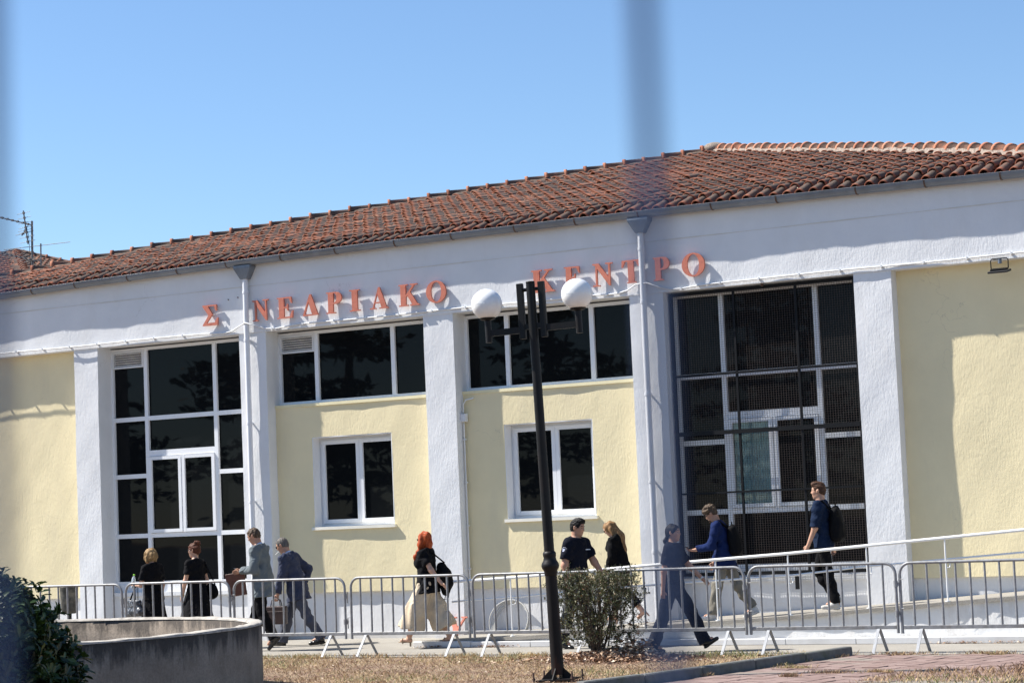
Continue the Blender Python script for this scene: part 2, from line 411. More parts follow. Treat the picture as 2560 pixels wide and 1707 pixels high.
for c in range(nc):
    x = HXL+.1+c*PX; ym = yhip(x)-.10; i = 0
    while True:
        y = YE+i*EXP*.962
        if y > ym: break
        jx = random.gauss(0, .006); jz = random.gauss(0, .004)
        lift = .025 if i else .0
        zlo = roofz(x, y)+lift; zhi = roofz(x, y+.41)+.004
        pit = math.atan2(zhi-zlo, .41)+random.gauss(0, .012)
        M = Matrix.Translation((x+jx, y+random.gauss(0, .014)-(.06 if random.random() < .02 and i else 0), zlo+jz)) @ Matrix.Rotation(pit, 4, 'X') @ Matrix.Rotation(random.gauss(0, .03), 4, 'Z')
        tn = min(1, max(0, random.gauss(.5, .22)))
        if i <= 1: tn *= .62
        dist = (Vector((x, y, zlo))-CAM).length
        tiles.append((dist+(0 if -9.2 < x < 9.9 else 100)+i*1.6, M, tn)); i += 1
tiles.sort(key=lambda q: q[0])
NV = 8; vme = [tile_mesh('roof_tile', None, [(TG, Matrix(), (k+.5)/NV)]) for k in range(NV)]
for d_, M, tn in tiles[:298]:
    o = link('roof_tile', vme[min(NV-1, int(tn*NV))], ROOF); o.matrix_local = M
o = link('roof_tiles', tile_mesh('roof_tiles', None, [(TG, M, tn) for _, M, tn in tiles[298:]]), ROOF); o['kind'] = 'stuff'
# concave pan tiles between the cover tiles
V = []; F = []; A = []
for c in range(nc+1):
    x = HXL+c*PX; ym = yhip(min(max(x, HXL+.05), HXR-.05))-.05; y = YE-.035; i = 0
    while y < ym:
        y2 = y+.40; n = len(V)
        for yy, dz in ((y, .012), (y2, -.012)):
            for dx, dzz in ((-.075, .0), (-.04, -.028), (0, -.038), (.04, -.028), (.075, 0)):
                V.append((x+dx, yy, roofz(x, yy)+dz+dzz+.018))
        for k in range(4): F.append((n+k, n+k+1, n+6+k, n+5+k))
        y += EXP*.962; i += 1
me = bpy.data.meshes.new('pan_tiles'); me.from_pydata(V, [], F)
for nm, arr in (('tint', [.45]*len(V)), ('along', [.12]*len(V))):
    a_ = me.attributes.new(nm, 'FLOAT', 'POINT'); a_.data.foreach_set('value', arr)
me.materials.append(M_TILE); o = link('pan_tiles', me, ROOF); o['kind'] = 'stuff'
# hip caps with their mortar bed
APZ = roofz(AX, AY)
M_MORT = pm('hip_mortar', (.27, .215, .175), .95, 40, .45, 60, .02, mode='World', dirt=(.10, .075, .06), dirt_amt=.8)
M_MORTD = pm('dark_hip_mortar', (.12, .085, .065), .95, 22, .4, 60, .01, mode='World', dirt=(.04, .035, .03), dirt_amt=.7)
M_CAPR = pm('fresh_clay_cap', (.50, .20, .10), .9, 14, .25, 60, .003, mode='World', dirt=(.16, .09, .06), dirt_amt=.5)
CG = tile_geo(.43, .105, .10, .088, .085, .016, 8, .017); CG2 = tile_geo(.43, .108, .10, .09, .084, .016, 8, .013)
cap_l = [tile_mesh('ridge_tile', None, [(CG, Matrix(), k)]) for k in (.35, .6, .85)]
cap_r = [tile_mesh('ridge_tile', None, [(CG2, Matrix(), k)]) for k in (.7, .85, 1.0)]
def hip_line(xf, n, exp, meshes, rev, mort, lift):
    foot = Vector((xf, YE, eavez(xf)+.05)); apex = Vector((AX, AY, APZ+.05)); L = (apex-foot).length; dr = (apex-foot).normalized()
    k = 0; s = .1
    pts = []
    while s < L-.2:
        p = foot+dr*s; p.z = roofz(p.x, p.y)+lift+random.gauss(0, .008)
        f = dr if not rev else -dr
        y_ = (f+Vector((0, 0, -.06 if not rev else -.085))).normalized(); x_ = y_.cross(Vector((0, 0, 1))).normalized(); z_ = x_.cross(y_)
        M = Matrix((x_, y_, z_)).transposed().to_4x4(); M.translation = p if not rev else p+dr*.43
        o = link('ridge_tile', random.choice(meshes), ROOF); o.matrix_local = M @ Matrix.Rotation(random.gauss(0, .02), 4, 'Z')
        s += exp
    b = MB(); side = dr.cross(Vector((0, 0, 1))).normalized(); vs = []; fs = []
    m_ = int(L/.12)
    for q in range(m_+1):
        p = foot+dr*(L*q/m_); zc = roofz(p.x, p.y)
        for w, h in ((-.155, -.02), (-.11, lift+.01), (.11, lift+.01), (.155, -.02)):
            vs.append((p.x+side.x*w, p.y+side.y*w, zc+h+.0+random.gauss(0, .010)))
    for q in range(m_):
        for k in range(3): i = q*4+k; fs.append((i, i+1, i+5, i+4))
    b.add(vs, fs, True); b.build('mortar_bed', mort, ROOF)
hip_line(HXL, 0, .371, cap_l, False, M_MORTD, .065)
hip_line(HXR, 0, .335, cap_r, True, M_MORT, .085)
b = MB(); b.ell((AX, AY, APZ+.08), .24, .24, .13); b.build('mortar_cap', M_MORT, ROOF)
# gutter with straps
b = MB(); vs = []; fs = []; n = 60; prof = []
for k in range(9):
    a = math.pi*k/8; prof.append((-.112-.078*math.cos(a), -.085*math.sin(a)))
prof = [(-.198, .004), (-.190, .008)] + prof
for i in range(n+1):
    x = XL-.1+(XR-XL+.3)*i/n
    for (y, z) in prof: vs.append((x, y+.004*math.sin(2.3*x), eavez(x)+z))
m_ = len(prof)
for i in range(n):
    for k in range(m_-1): fs.append((i*m_+k, i*m_+k+1, (i+1)*m_+k+1, (i+1)*m_+k))
b.add(vs, fs, True); g = bpart(b, 'gutter', M_GUT); sm_ = g.modifiers.new('solid', 'SOLIDIFY'); sm_.thickness = .004
for i in range(21):
    x = -11.9+i*1.06+random.uniform(-.08, .08); z = eavez(x); q = MB()
    for k in range(8):
        a0, a1 = math.pi*k/9, math.pi*(k+1)/9
        f_ = lambda a: (-.112-.084*math.cos(a), -.091*math.sin(a))
        (y0, z0), (y1, z1) = f_(a0), f_(a1)
        q.add([(x-.012, y0, z+z0), (x+.012, y0, z+z0), (x+.012, y1, z+z1), (x-.012, y1, z+z1)], [(0, 1, 2, 3)])
    q.build('bracket', M_RUST, g)
# rain hoppers and downpipes
for xp, ztop in ((-3.16, 5.76), (3.92, 5.78)):
    b = MB(); pts = [(xp, -.075, ztop), (xp, -.075, 5.0), (xp, -.075, 2.6), (xp, -.072, .25)]
    b.tube(pts, .045, 12)
    for z in (5.55, 4.78, 3.45, 2.2, 1.2): b.tube([(xp, -.074, z-.02), (xp, -.074, z+.02)], .052, 12); b.box((xp-.01, -.06, z-.012), (xp+.01, .02, z+.012))
    dp = bpart(b, 'downpipe', M_PIPE)
    h = MB(); lo_ = (-.055, -.125, ztop-.02), (.055, -.015, 0)
    vs = [(xp-.06, -.13, ztop), (xp+.06, -.13, ztop), (xp+.06, -.01, ztop), (xp-.06, -.01, ztop), (xp-.16, -.165, ztop+.17), (xp+.16, -.165, ztop+.17), (xp+.16, -.005, ztop+.17), (xp-.16, -.005, ztop+.17),
          (xp-.16, -.165, ztop+.215), (xp+.16, -.165, ztop+.215), (xp+.16, -.005, ztop+.215), (xp-.16, -.005, ztop+.215)]
    h.add(vs, [(3, 2, 1, 0), (0, 1, 5, 4), (1, 2, 6, 5), (2, 3, 7, 6), (3, 0, 4, 7), (4, 5, 9, 8), (5, 6, 10, 9), (6, 7, 11, 10), (7, 4, 8, 11), (8, 9, 10, 11)])
    h.box((xp-.165, -.172, ztop+.185), (xp+.165, -.003, ztop+.217)); h.build('hopper', M_GUT, dp)
# ================================================================== sign letters
GL = {
'E': ([(0,0),(.84,0),(.88,.34),(.83,.34),(.70,.07),(.38,.06),(.38,.47),(.52,.48),(.56,.36),(.60,.36),(.60,.68),(.56,.68),(.52,.55),(.38,.54),(.38,.94),(.66,.93),(.78,.70),(.83,.70),(.80,1),(0,1),(0,.95),(.10,.94),(.10,.06),(0,.05)], []),
'P': ([(0,0),(.50,0),(.50,.05),(.38,.06),(.38,.44),(.52,.44),(.64,.46),(.75,.52),(.82,.60),(.85,.72),(.82,.84),(.75,.92),(.64,.98),(.52,1),(0,1),(0,.95),(.10,.94),(.10,.06),(0,.05)], [(.38,.50),(.46,.51),(.53,.57),(.56,.65),(.565,.72),(.56,.80),(.53,.87),(.46,.94),(.38,.94)]),
'I': ([(0,0),(.56,0),(.56,.05),(.43,.06),(.43,.94),(.56,.95),(.56,1),(0,1),(0,.95),(.13,.94),(.13,.06),(0,.05)], []),
'S': ([(0,0),(.90,0),(.94,.36),(.88,.36),(.74,.14),(.24,.13),(.60,.54),(.34,.93),(.70,.93),(.80,.70),(.86,.70),(.86,1),(0,1),(0,.95),(.36,.50),(0,.04)], []),
'N': ([(0,0),(.34,0),(.34,.05),(.22,.06),(.22,.78),(.78,0),(.84,0),(.84,.94),(.96,.95),(.96,1),(.62,1),(.62,.95),(.76,.94),(.76,.36),(.30,1),(0,1),(0,.95),(.14,.90),(.14,.06),(0,.05)], []),
'D': ([(0,0),(.86,0),(.50,1),(.42,1)], [(.12,.06),(.52,.06),(.34,.66)]),
'A': ([(0,0),(.32,0),(.32,.05),(.20,.06),(.26,.26),(.56,.26),(.62,.06),(.50,.05),(.50,0),(.98,0),(.98,.05),(.90,.06),(.56,1),(.48,1),(.14,.06),(0,.05)], [(.28,.32),(.54,.32),(.41,.72)]),
'K': ([(0,0),(.50,0),(.50,.05),(.38,.06),(.38,.40),(.46,.48),(.72,.06),(.60,.05),(.60,0),(1.1,0),(1.1,.05),(1.0,.07),(.62,.64),(.86,.93),(1.02,.95),(1.02,1),(.62,1),(.62,.95),(.76,.93),(.38,.50),(.38,.94),(.50,.95),(.50,1),(0,1),(0,.95),(.10,.94),(.10,.06),(0,.05)], []),
'T': ([(.24,0),(.66,0),(.66,.05),(.58,.06),(.58,.94),(.70,.93),(.80,.70),(.85,.70),(.84,1),(.02,1),(0,.70),(.05,.70),(.16,.93),(.30,.94),(.30,.06),(.24,.05)], []),
'U': ([(.30,0),(.72,0),(.72,.05),(.64,.06),(.64,.42),(.92,.94),(1.02,.95),(1.02,1),(.70,1),(.70,.95),(.82,.94),(.58,.50),(.36,.94),(.46,.95),(.46,1),(0,1),(0,.95),(.08,.94),(.36,.44),(.36,.06),(.30,.05)], []),
'O': ([(.515+.515*math.cos(2*math.pi*k/32), .5+.51*math.sin(2*math.pi*k/32)) for k in range(32)], [(.515+.27*math.cos(2*math.pi*k/28), .5+.45*math.sin(2*math.pi*k/28)) for k in range(28)]),
}
def glyph(ch, h, w, depth=.03):
    out, hole = GL[ch]; sx = w/max(p[0] for p in out)
    bm = bmesh.new()
    for loop in (out, hole):
        if not loop: continue
        vv = [bm.verts.new((p[0]*sx, 0, p[1]*h)) for p in loop]
        for i in range(len(vv)): bm.edges.new((vv[i], vv[(i+1) % len(vv)]))
    bmesh.ops.triangle_fill(bm, use_beauty=True, use_dissolve=False, edges=bm.edges[:])
    r = bmesh.ops.extrude_face_region(bm, geom=bm.faces[:])
    bmesh.ops.translate(bm, verts=[e for e in r['geom'] if isinstance(e, bmesh.types.BMVert)], vec=(0, depth, 0))
    bmesh.ops.recalc_face_normals(bm, faces=bm.faces[:])
    me = bpy.data.meshes.new('letter'); bm.to_mesh(me); bm.free(); me.materials.append(M_LETTER); return me
SIGN = tag(empty('building_sign', (.4, -.05, 5.07)), 'row of raised terracotta Greek letters fixed on the white beam', 'sign')
for ch, x0, x1 in (('S',-4.043,-3.73),('N',-3.042,-2.723),('E',-2.553,-2.246),('D',-2.059,-1.767),('P',-1.604,-1.312),('I',-1.165,-.975),('A',-.787,-.457),('K',-.253,.117),('O',.238,.593),
                   ('K',2.091,2.471),('E',2.636,2.911),('N',3.109,3.435),('T',3.589,3.869),('P',4.098,4.358),('O',4.548,4.905)):
    o = link('letter', glyph(ch, .335, x1-x0), SIGN, (x0-.4, -.022+random.uniform(-.004, .004), random.uniform(-.004, .006)))
    o.rotation_euler = (random.uniform(-.01, .01), random.uniform(-.012, .012), random.uniform(-.015, .015))
q = MB()
for x, z in ((-3.55, 5.47), (-3.36, 5.49)): q.tube([(x, .01, z), (x, -.03, z)], .009, 6)
q.build('fixing_stub', M_RUST, SIGN, (-.4, .05, -5.07))
o = link('sign_letter', glyph('U', .335, .33, .03)); o.location = (.42, -.20, .02); o.rotation_euler = (rad(-22), 0, rad(4))
tag(o, 'fallen terracotta sign letter leaning against the pillar foot behind the barrier', 'sign letter')

# ------------------------------------------------------------------ cable along the beam
M_CABLE = pm('white_cable', (.72, .72, .72), .5, 6, .05)
M_CABLEG = pm('grey_cable', (.48, .47, .44), .6, 6, .08)
b = MB(); pts = []
xs = [-12.5+.17*i for i in range(136)]
def cable_z(x):
    z = 4.958+.005*math.sin(2.1*x)
    for xp in (-3.16, 3.92): z += .10*math.exp(-((x-xp)/.22)**2) - .035*math.exp(-((x-xp-.5)/.3)**2) - .02*math.exp(-((x-xp+.5)/.25)**2)
    return z
def cable_y(x):
    y = -.045 if x < -6 else -.022
    for xp in (-3.16, 3.92): y -= .105*math.exp(-((x-xp)/.16)**2)
    return y
for x in xs: pts.append((x, cable_y(x), cable_z(x)))
b.tube(pts, .011, 7); c = b.build('cable', M_CABLE); c.location = (0, 0, 0)
tag(c, 'thin white cable clipped along the lower edge of the white beam', 'cable')
q = MB()
for i in range(38):
    x = -12.3+i*.6
    if min(abs(x+3.16), abs(x-3.92)) > .45: q.box((x-.012, cable_y(x)-.014, cable_z(x)-.014), (x+.012, .006, cable_z(x)+.018))
q.build('cable_clips', M_CABLE, c)

# conduit with junction box on the third pillar
J = tag(empty('conduit', (.68, .17, .73)), 'thin white conduit with a small box beside the middle pillar', 'conduit')
b = MB(); b.tube([(0, 0, 0), (0, 0, 2.5)], .012, 8); b.tube([(0, 0, 2.66), (.0, -.0, 2.78), (.05, .0, 2.85), (.17, .03, 2.87)], .011, 8); b.build('pipe', M_CABLE, J)
b = MB(); b.box((-.035, -.05, 2.52), (.055, .03, 2.64)); b.box((-.028, -.055, 2.53), (.048, -.05, 2.63)); bevel(b.build('junction_box', M_PIPE, J), .006)
b = MB()
for z in (.3, .95, 1.6, 2.25): b.box((-.02, -.016, z-.01), (.02, .03, z+.01))
b.build('clip', M_CABLE, J)

# floodlight under the beam
Fd = tag(empty('floodlight', (9.15, -.02, 4.90)), 'small black floodlight on a bracket under the white beam at right', 'floodlight')
b = MB(); b.tube([(-.115, -.05, -.135), (-.118, -.05, -.02), (-.10, -.05, .005), (.10, -.05, .005), (.118, -.05, -.02), (.115, -.05, -.135)], .008, 6); b.build('bracket', M_BLACK, Fd)
Mx = Matrix.Translation((0, -.07, -.16)) @ Matrix.Rotation(rad(12), 4, 'X')
b = MB(); b.box((-.135, -.10, -.02), (.135, .09, .006), Mx)
for k in range(12): b.box((-.105+k*.0175, -.07, .006), (-.098+k*.0175, .08, .03), Mx)
bevel(b.build('housing', pm('dark_cast_metal', (.015, .016, .02), .5, 20, .2), Fd), .006)
b = MB(); b.box((-.11, -.08, -.024), (.11, .07, -.019), Mx); b.build('lens', pm('lamp_lens', (.75, .74, .68), .2, 5, .05), Fd)
b = MB(); b.tube([(0, -.03, .0), (0, -.03, -.06)], .028, 10); b.tube([(-.1, -.05, 0), (-.03, -.03, -.01)], .005, 5); b.build('wiring_box', M_GUT, Fd)

# ------------------------------------------------------------------ wire grille over the right tall window
Gx0, Gx1, Gz0, Gz1 = 4.215, 7.06, .83, 4.885
GR = tag(empty('window_grille', ((Gx0+Gx1)/2, .13, Gz0)), 'black steel grille with fine wire mesh over the tall right window', 'grille')
def gp(mb, nm, mat=M_BLACK): return mb.build(nm, mat, GR, (-(Gx0+Gx1)/2, -.13, -Gz0))
b = MB(); rect_frame(b, Gx0, Gx1, Gz0, Gz1, .05, .15, .035); gp(b, 'outer_frame')
for x in (5.215, 6.16): b = MB(); b.box((x-.016, .153, Gz0+.05), (x+.016, .183, Gz1-.05)); gp(b, 'upright')
for z, h in ((3.68, .018), (2.85, .030), (2.0, .014)): b = MB(); b.box((Gx0+.05, .143, z-h), (Gx1-.05, .1525, z+h)); gp(b, 'crossbar')
b = MB(); w = .0013
n = 74
for i in range(1, n):
    x = Gx0+.03+(Gx1-Gx0-.06)*i/n; b.box((x-w, .186, Gz0+.03), (x+w, .1895, Gz1-.03))
n = 122
for i in range(1, n):
    z = Gz0+.03+(Gz1-Gz0-.06)*i/n; b.box((Gx0+.03, .1896, z-w), (Gx1-.03, .193, z+w))
o = gp(b, 'wire_mesh', pm('rusty_wire', (.06, .045, .04), .7, 30, .3)); o['kind'] = 'stuff'
b = MB(); b.box((5.66, .09, 4.90), (5.72, .14, 4.96)); b.tube([(5.69, .10, 4.90), (5.69, .10, 4.86)], .02, 8); gp(b, 'lug', M_RUST)
b = MB(); b.box((5.96, .10, .62), (6.03, .16, .80)); gp(b, 'padlock')

# ------------------------------------------------------------------ aerial mast behind the hip
AN = tag(empty('antenna', (-9.9, 2.4, 6.5)), 'television aerial mast with two yagi antennas at the left end of roof', 'antenna')
M_AER = pm('aerial_metal', (.20, .19, .18), .5, 20, .2, metal=.4)
b = MB(); b.tube([(0, 0, 0), (.02, 0, 1.17)], .021, 8); b.build('mast', M_AER, AN)
def yagi(name, a, bb, n, l0, l1, ld):
    a = Vector(a); bb = Vector(bb); q = MB(); q.tube([a, bb], .013, 6); ld = Vector(ld).normalized()
    for k in range(n):
        p = a.lerp(bb, (k+.5)/n); L = l0+(l1-l0)*k/(n-1); q.tube([p-ld*L, p+ld*L], .0045, 5); q.box(p-Vector((.018, .018, .018)), p+Vector((.018, .018, .018)))
    q.build(name, M_AER, AN)
yagi('boom', (.0, -.02, 1.10), (-1.0, -.45, 1.42), 11, .10, .07, (.75, -.65, .0))
yagi('boom', (-.22, -.02, .92), (-.09, -.02, 1.04), 2, .16, .16, (.9, .2, .12))
yagi('boom', (-.06, -.03, .74), (-.16, -.03, 1.38), 7, .17, .15, (.95, .1, .10))
yagi('boom', (.16, -.02, .40), (-.62, -.2, .62), 8, .42, .32, (.86, -.5, .02))
b = MB(); b.tube([(.24, -.03, .05), (.25, -.03, .72)], .014, 6); b.tube([(-.5, -.2, .66), (.85, .1, .70)], .006, 5); b.tube([(.18, -.02, .42), (.25, -.03, .37)], .012, 6); b.build('dipole', M_AER, AN)
b = MB(); b.tube([(-.02, -.02, 1.12), (-.1, -.03, 1.05), (-.04, -.03, .9), (-.02, -.02, .3), (-.03, -.03, 0)], .005, 5); b.build('lead', M_BLACK, AN)

# ------------------------------------------------------------------ second roof behind, at left
NB = tag(empty('neighbour_house', (-21.85, 15, 0)), 'tiled hip roof of the house behind, at the far left', 'house')
ap = Vector((.0, 0, 9.35)); rr_ = 5.2; ez = 7.55
b = MB(); b.box((-4.6, -4.6, 0), (4.6, 4.6, 7.6)); b.build('wall', M_WHITE, NB)
cn = [Vector((-rr_, -rr_, ez)), Vector((rr_, -rr_, ez)), Vector((rr_, rr_, ez)), Vector((-rr_, rr_, ez))]
b = MB(); b.add(cn+[ap-Vector((0, 0, .06))], [(0, 1, 4), (1, 2, 4), (2, 3, 4), (3, 0, 4)]); rf = b.build('roof', M_TILE, NB)
geo = []; TGs = tile_geo(seg=4)
for side in range(2):
    for c in range(52):
        x = -rr_+.1+c*.2; i = 0
        while True:
            y = -rr_+i*.31
            if y > -abs(x): break
            z = ez+(y+rr_)/rr_*(ap.z-ez); M = Matrix.Translation((x, y, z+.03)) @ Matrix.Rotation(rad(15), 4, 'X')
            if side: M = Matrix.Rotation(rad(90), 4, 'Z') @ M
            geo.append((TGs, M, min(1, max(0, random.gauss(.6, .2))))); i += 1
o = link('roof_tiles', tile_mesh('roof_tiles', None, geo), rf); o['kind'] = 'stuff'
for k in (0, 1, 2):
    foot = cn[k]; dr = (ap-foot).normalized(); L = (ap-foot).length; s = .1
    while s < L-.2:
        y_ = dr; x_ = y_.cross(Vector((0, 0, 1))).normalized(); z_ = x_.cross(y_); M = Matrix((x_, y_, z_)).transposed().to_4x4(); M.translation = foot+dr*s+Vector((0, 0, .05))
        o = link('ridge_tile', cap_l[1], rf); o.matrix_local = M; s += .37
b = MB(); b.box((2.2, -2.6, 8.25), (2.24, .4, 8.42)); b.box((2.19, -2.62, 8.42), (2.27, .42, 8.44)); b.build('flashing', M_LETTER, NB)
# ================================================================== the ground
def sheet(name, poly, z, mat, cell=None):
    b = MB(); b.add([(x, y, z) for x, y in poly], [tuple(range(len(poly)))]); return tag(b.build(name, mat), kind='structure')
M_SOIL, t_, b_ = nmat('dry_lawn_soil'); v_ = coords(t_, 'World')
c1 = ramp(t_, noise(t_, v_, 2.2, 6, .6), [(.32, (.22, .125, .095)), (.5, (.37, .265, .18)), (.68, (.46, .36, .23))])
c2 = ramp(t_, noise(t_, v_, 60, 4, .7), [(.3, (.45, .42, .40)), (.7, (1, 1, 1))])
t_.links.new(mixc(t_, 1.0, c1, c2, 'MULTIPLY'), b_.inputs['Base Color']); b_.inputs['Roughness'].default_value = .97; bump(t_, b_, noise(t_, v_, 45, 5, .7), .8, .03)
sheet('ground', [(-400, -400), (400, -400), (400, 400), (-400, 400)], -.012, M_SOIL)
sheet('road', [(-300, -300), (300, -300), (300, -16.5), (-300, -16.5)], -.006, pm('asphalt', (.05, .05, .052), .9, 30, .25, 90, .006, mode='World'))
M_WALK, t_, b_ = nmat('pale_concrete_path'); v_ = coords(t_, 'World')
c1 = ramp(t_, noise(t_, v_, 1.6, 6, .6), [(.3, (.285, .265, .235)), (.7, (.36, .34, .305))])
c2 = ramp(t_, noise(t_, v_, 90, 3, .7), [(.35, (.72, .70, .66)), (.62, (1, 1, 1))])
t_.links.new(mixc(t_, 1.0, c1, c2, 'MULTIPLY'), b_.inputs['Base Color']); b_.inputs['Roughness'].default_value = .9; bump(t_, b_, noise(t_, v_, 60, 4, .7), .5, .01)
b = MB(); n = 80
ed = [(-14+i*.36, -3.74+.03*math.sin(i*1.9)+.02*math.sin(i*.7)) for i in range(n)]
vs = [(x, y, 0) for x, y in ed]+[(x, .6, 0) for x, y in ed]+[(x, y, -.05) for x, y in ed]
b.add(vs, [(i, i+1, n+i+1, n+i) for i in range(n-1)]+[(2*n+i, 2*n+i+1, i+1, i) for i in range(n-1)]); tag(b.build('path', M_WALK), kind='structure')

# ramp beside the facade
RP = [(1.08, .095), (2.8, .145), (4.8, .265), (6.7, .365), (7.7, .435), (9.6, .56), (10.25, .60)]
def rampz(x):
    for (x0, z0), (x1, z1) in zip(RP, RP[1:]):
        if x <= x1: return z0+(z1-z0)*(x-x0)/(x1-x0)
    return RP[-1][1]
YR = -1.93
M_RAMP = plaster('flaking_ramp_paint', (.76, .755, .74), (.40, .36, .31), 1.5)
RAMP = tag(empty('ramp', (5.5, YR, 0)), kind='structure')
b = MB(); xs = [1.08+i*(10.25-1.08)/70 for i in range(71)]
vs = [(x, YR, rampz(x)) for x in xs]+[(x, .24, rampz(x)) for x in xs]+[(x, YR, rampz(x)-.045) for x in xs]
n = 71; b.add(vs, [(i, i+1, n+i+1, n+i) for i in range(n-1)]+[(2*n+i, 2*n+i+1, i+1, i) for i in range(n-1)])
b.add([(x, YR+.05, rampz(x)-.045) for x in xs]+[(x, YR, rampz(x)-.045) for x in xs], [(i, i+1, n+i+1, n+i) for i in range(n-1)])
b.box((1.079, YR+.001, .002), (1.085, .24, rampz(1.08)-.001)); b.build('ramp_slab', M_WALK, RAMP, (-5.5, -YR, 0))
b = MB(); nz = 5; vs = []
for j in range(nz):
    for i, x in enumerate(xs):
        zt = rampz(x)-.04; vs.append((x, YR+.05+random.gauss(0, .006)+.008*math.sin(x*5+j), zt*j/(nz-1)))
b.add(vs, [(j*n+i, j*n+i+1, (j+1)*n+i+1, (j+1)*n+i) for j in range(nz-1) for i in range(n-1)], True); b.build('ramp_wall', M_RAMP, RAMP, (-5.5, -YR, 0))
M_MARB = pm('marble_kerb', (.66, .66, .66), .45, 3, .08, mode='World', dirt=(.45, .44, .42), dirt_amt=.5)
x = 1.0; kerb_me = None
while x < 10.2:
    L = random.choice((.95, 1.1, 1.25)); L = min(L, 10.25-x)
    b = MB(); b.box((x+.003, YR-.075, .001), (x+L-.003, YR+.049, .082+random.uniform(-.004, .004))); bevel(b.build('kerb_stone', M_MARB, RAMP, (-5.5, -YR, 0)), .006); x += L
# handrail on the ramp
HR = tag(empty('handrail', (5.5, YR+.06, 0)), 'white tubular handrail with lower rail climbing beside the ramp', 'handrail')
M_RAIL = pm('white_rail_paint', (.80, .80, .79), .35, 6, .04)
def hp(mb, nm): return mb.build(nm, M_RAIL, HR, (-5.5, -YR-.06, 0))
yr = YR+.06
RT = [(1.45, .90), (2.75, .95), (4.45, 1.045), (6.65, 1.155), (7.75, 1.225), (8.75, 1.29), (10.2, 1.385)]
b = MB(); b.tube([(x, yr, z) for x, z in RT], .0205, 12); hp(b, 'top_rail')
RM = [(1.55, .625), (2.75, .685), (4.3, .775), (6.7, .875), (7.6, .955), (9.6, 1.075), (10.2, 1.11)]
b = MB(); b.tube([(x, yr+.07, z) for x, z in RM], .0135, 10); hp(b, 'lower_rail')
def lerp_(tab, x):
    for (x0, z0), (x1, z1) in zip(tab, tab[1:]):
        if x <= x1: return z0+(z1-z0)*(x-x0)/(x1-x0)
    return tab[-1][1]
for x in (2.55, 3.55, 4.6, 5.66, 6.68, 7.75, 8.78, 9.8):
    b = MB(); b.tube([(x, yr, rampz(x)-.01), (x, yr, lerp_(RT, x))], .0105, 8); b.tube([(x, yr, rampz(x)), (x, yr, rampz(x)+.012)], .035, 10)
    zm = lerp_(RM, x); b.tube([(x+.03, yr, zm-.10), (x+.03, yr+.045, zm-.10), (x+.03, yr+.07, zm-.075), (x+.03, yr+.07, zm)], .007, 6); b.tube([(x, yr, zm-.10), (x+.03, yr, zm-.10)], .007, 6); hp(b, 'post')

# kerb between lawn and paving, and the pavers
KA, KB = Vector((8.28, -4.05, 0)), Vector((7.42, -8.4, 0)); kd = (KB-KA).normalized(); kn = Vector((-kd.y, kd.x, 0))
if kn.x < 0: kn = -kn
KB_ = tag(empty('kerb', tuple(KA)), 'weathered concrete kerb between the dry lawn and the brick paving', 'kerb')
M_KERB = pm('mossy_kerb', (.13, .13, .125), .95, 14, .25, 50, .006, mode='World', dirt=(.10, .105, .07), dirt_amt=.8)
for i in range(5):
    p0 = KA+kd*(i*.99); p1 = KA+kd*(i*.99+.982); q = MB(); c = [p0, p1]
    w0, w1 = -kn*.06, kn*.06; hh = [.115+random.uniform(-.006, .006) for _ in range(2)]
    vs = [p0+w0, p1+w0, p1+w1, p0+w1]; vs = [v-Vector((0, 0, .03)) for v in vs]+[v+Vector((0, 0, hh[k in (1, 2)])) for k, v in enumerate([p0+w0, p1+w0, p1+w1*.85, p0+w1*.85])]
    q.add([v-KA for v in vs], [(3, 2, 1, 0), (4, 5, 6, 7), (0, 1, 5, 4), (1, 2, 6, 5), (2, 3, 7, 6), (3, 0, 4, 7)]); bevel(q.build('kerb_stone', M_KERB, KB_), .012)
M_PAV, t_, b_ = nmat('brick_paver'); v_ = coords(t_, 'World'); oi = N(t_, 'ShaderNodeObjectInfo')
c1 = ramp(t_, oi.outputs['Random'], [(0, (.235, .155, .135)), (.5, (.275, .185, .16)), (1, (.31, .22, .195))])
g1 = ramp(t_, noise(t_, coords(t_, 'World', (.45, 1.5, 1)), .9, 4, .6), [(.56, 0), (.66, .8)])
c1 = mixc(t_, g1, c1, (.27, .26, .215)); c2 = ramp(t_, noise(t_, v_, 70, 4, .7), [(.3, .68), (.7, 1.0)])
t_.links.new(mixc(t_, 1.0, c1, c2, 'MULTIPLY'), b_.inputs['Base Color']); b_.inputs['Roughness'].default_value = .9; bump(t_, b_, noise(t_, v_, 80, 4), .5, .004)
PAV = tag(empty('paving', tuple(KA)), kind='structure')
b = MB(); o_ = KA+kn*.07
b.add([tuple(o_-Vector((0, -.22, .008))), tuple(o_+kd*5-Vector((0, 0, .008))), (12.6, -9, -.008), (12.6, -3.78, -.008)], [(0, 1, 2, 3)])
o = b.build('paver_bed', pm('joint_sand', (.10, .075, .06), .98, 30, .3, mode='World'), PAV); o.location = -KA
PW, PL = .215, .215
pme = []
for k in range(4):
    q = MB(); h = .002
    q.box((.004, .004, -.03), (PW-.006, PL-.004, 0)); me = q.mesh('paver', M_PAV); pme.append(me)
cand = []
ang = math.atan2(-kd.y, -kd.x)
for i in range(0, 16):
    for j in range(-2, 24):
        p = KA+kn*(.08+i*PW)+kd*(j*PL+(i % 2)*PL*.5)
        if -8.2 < p.y < -3.86 and p.x < 11.4 and p.x > 7.4:
            cand.append(((p-CAM).length+(0 if p.y > -7.3 else 50), p))
cand.sort(key=lambda c: c[0])
rz_ = math.atan2(kn.y, kn.x); rest = MB()
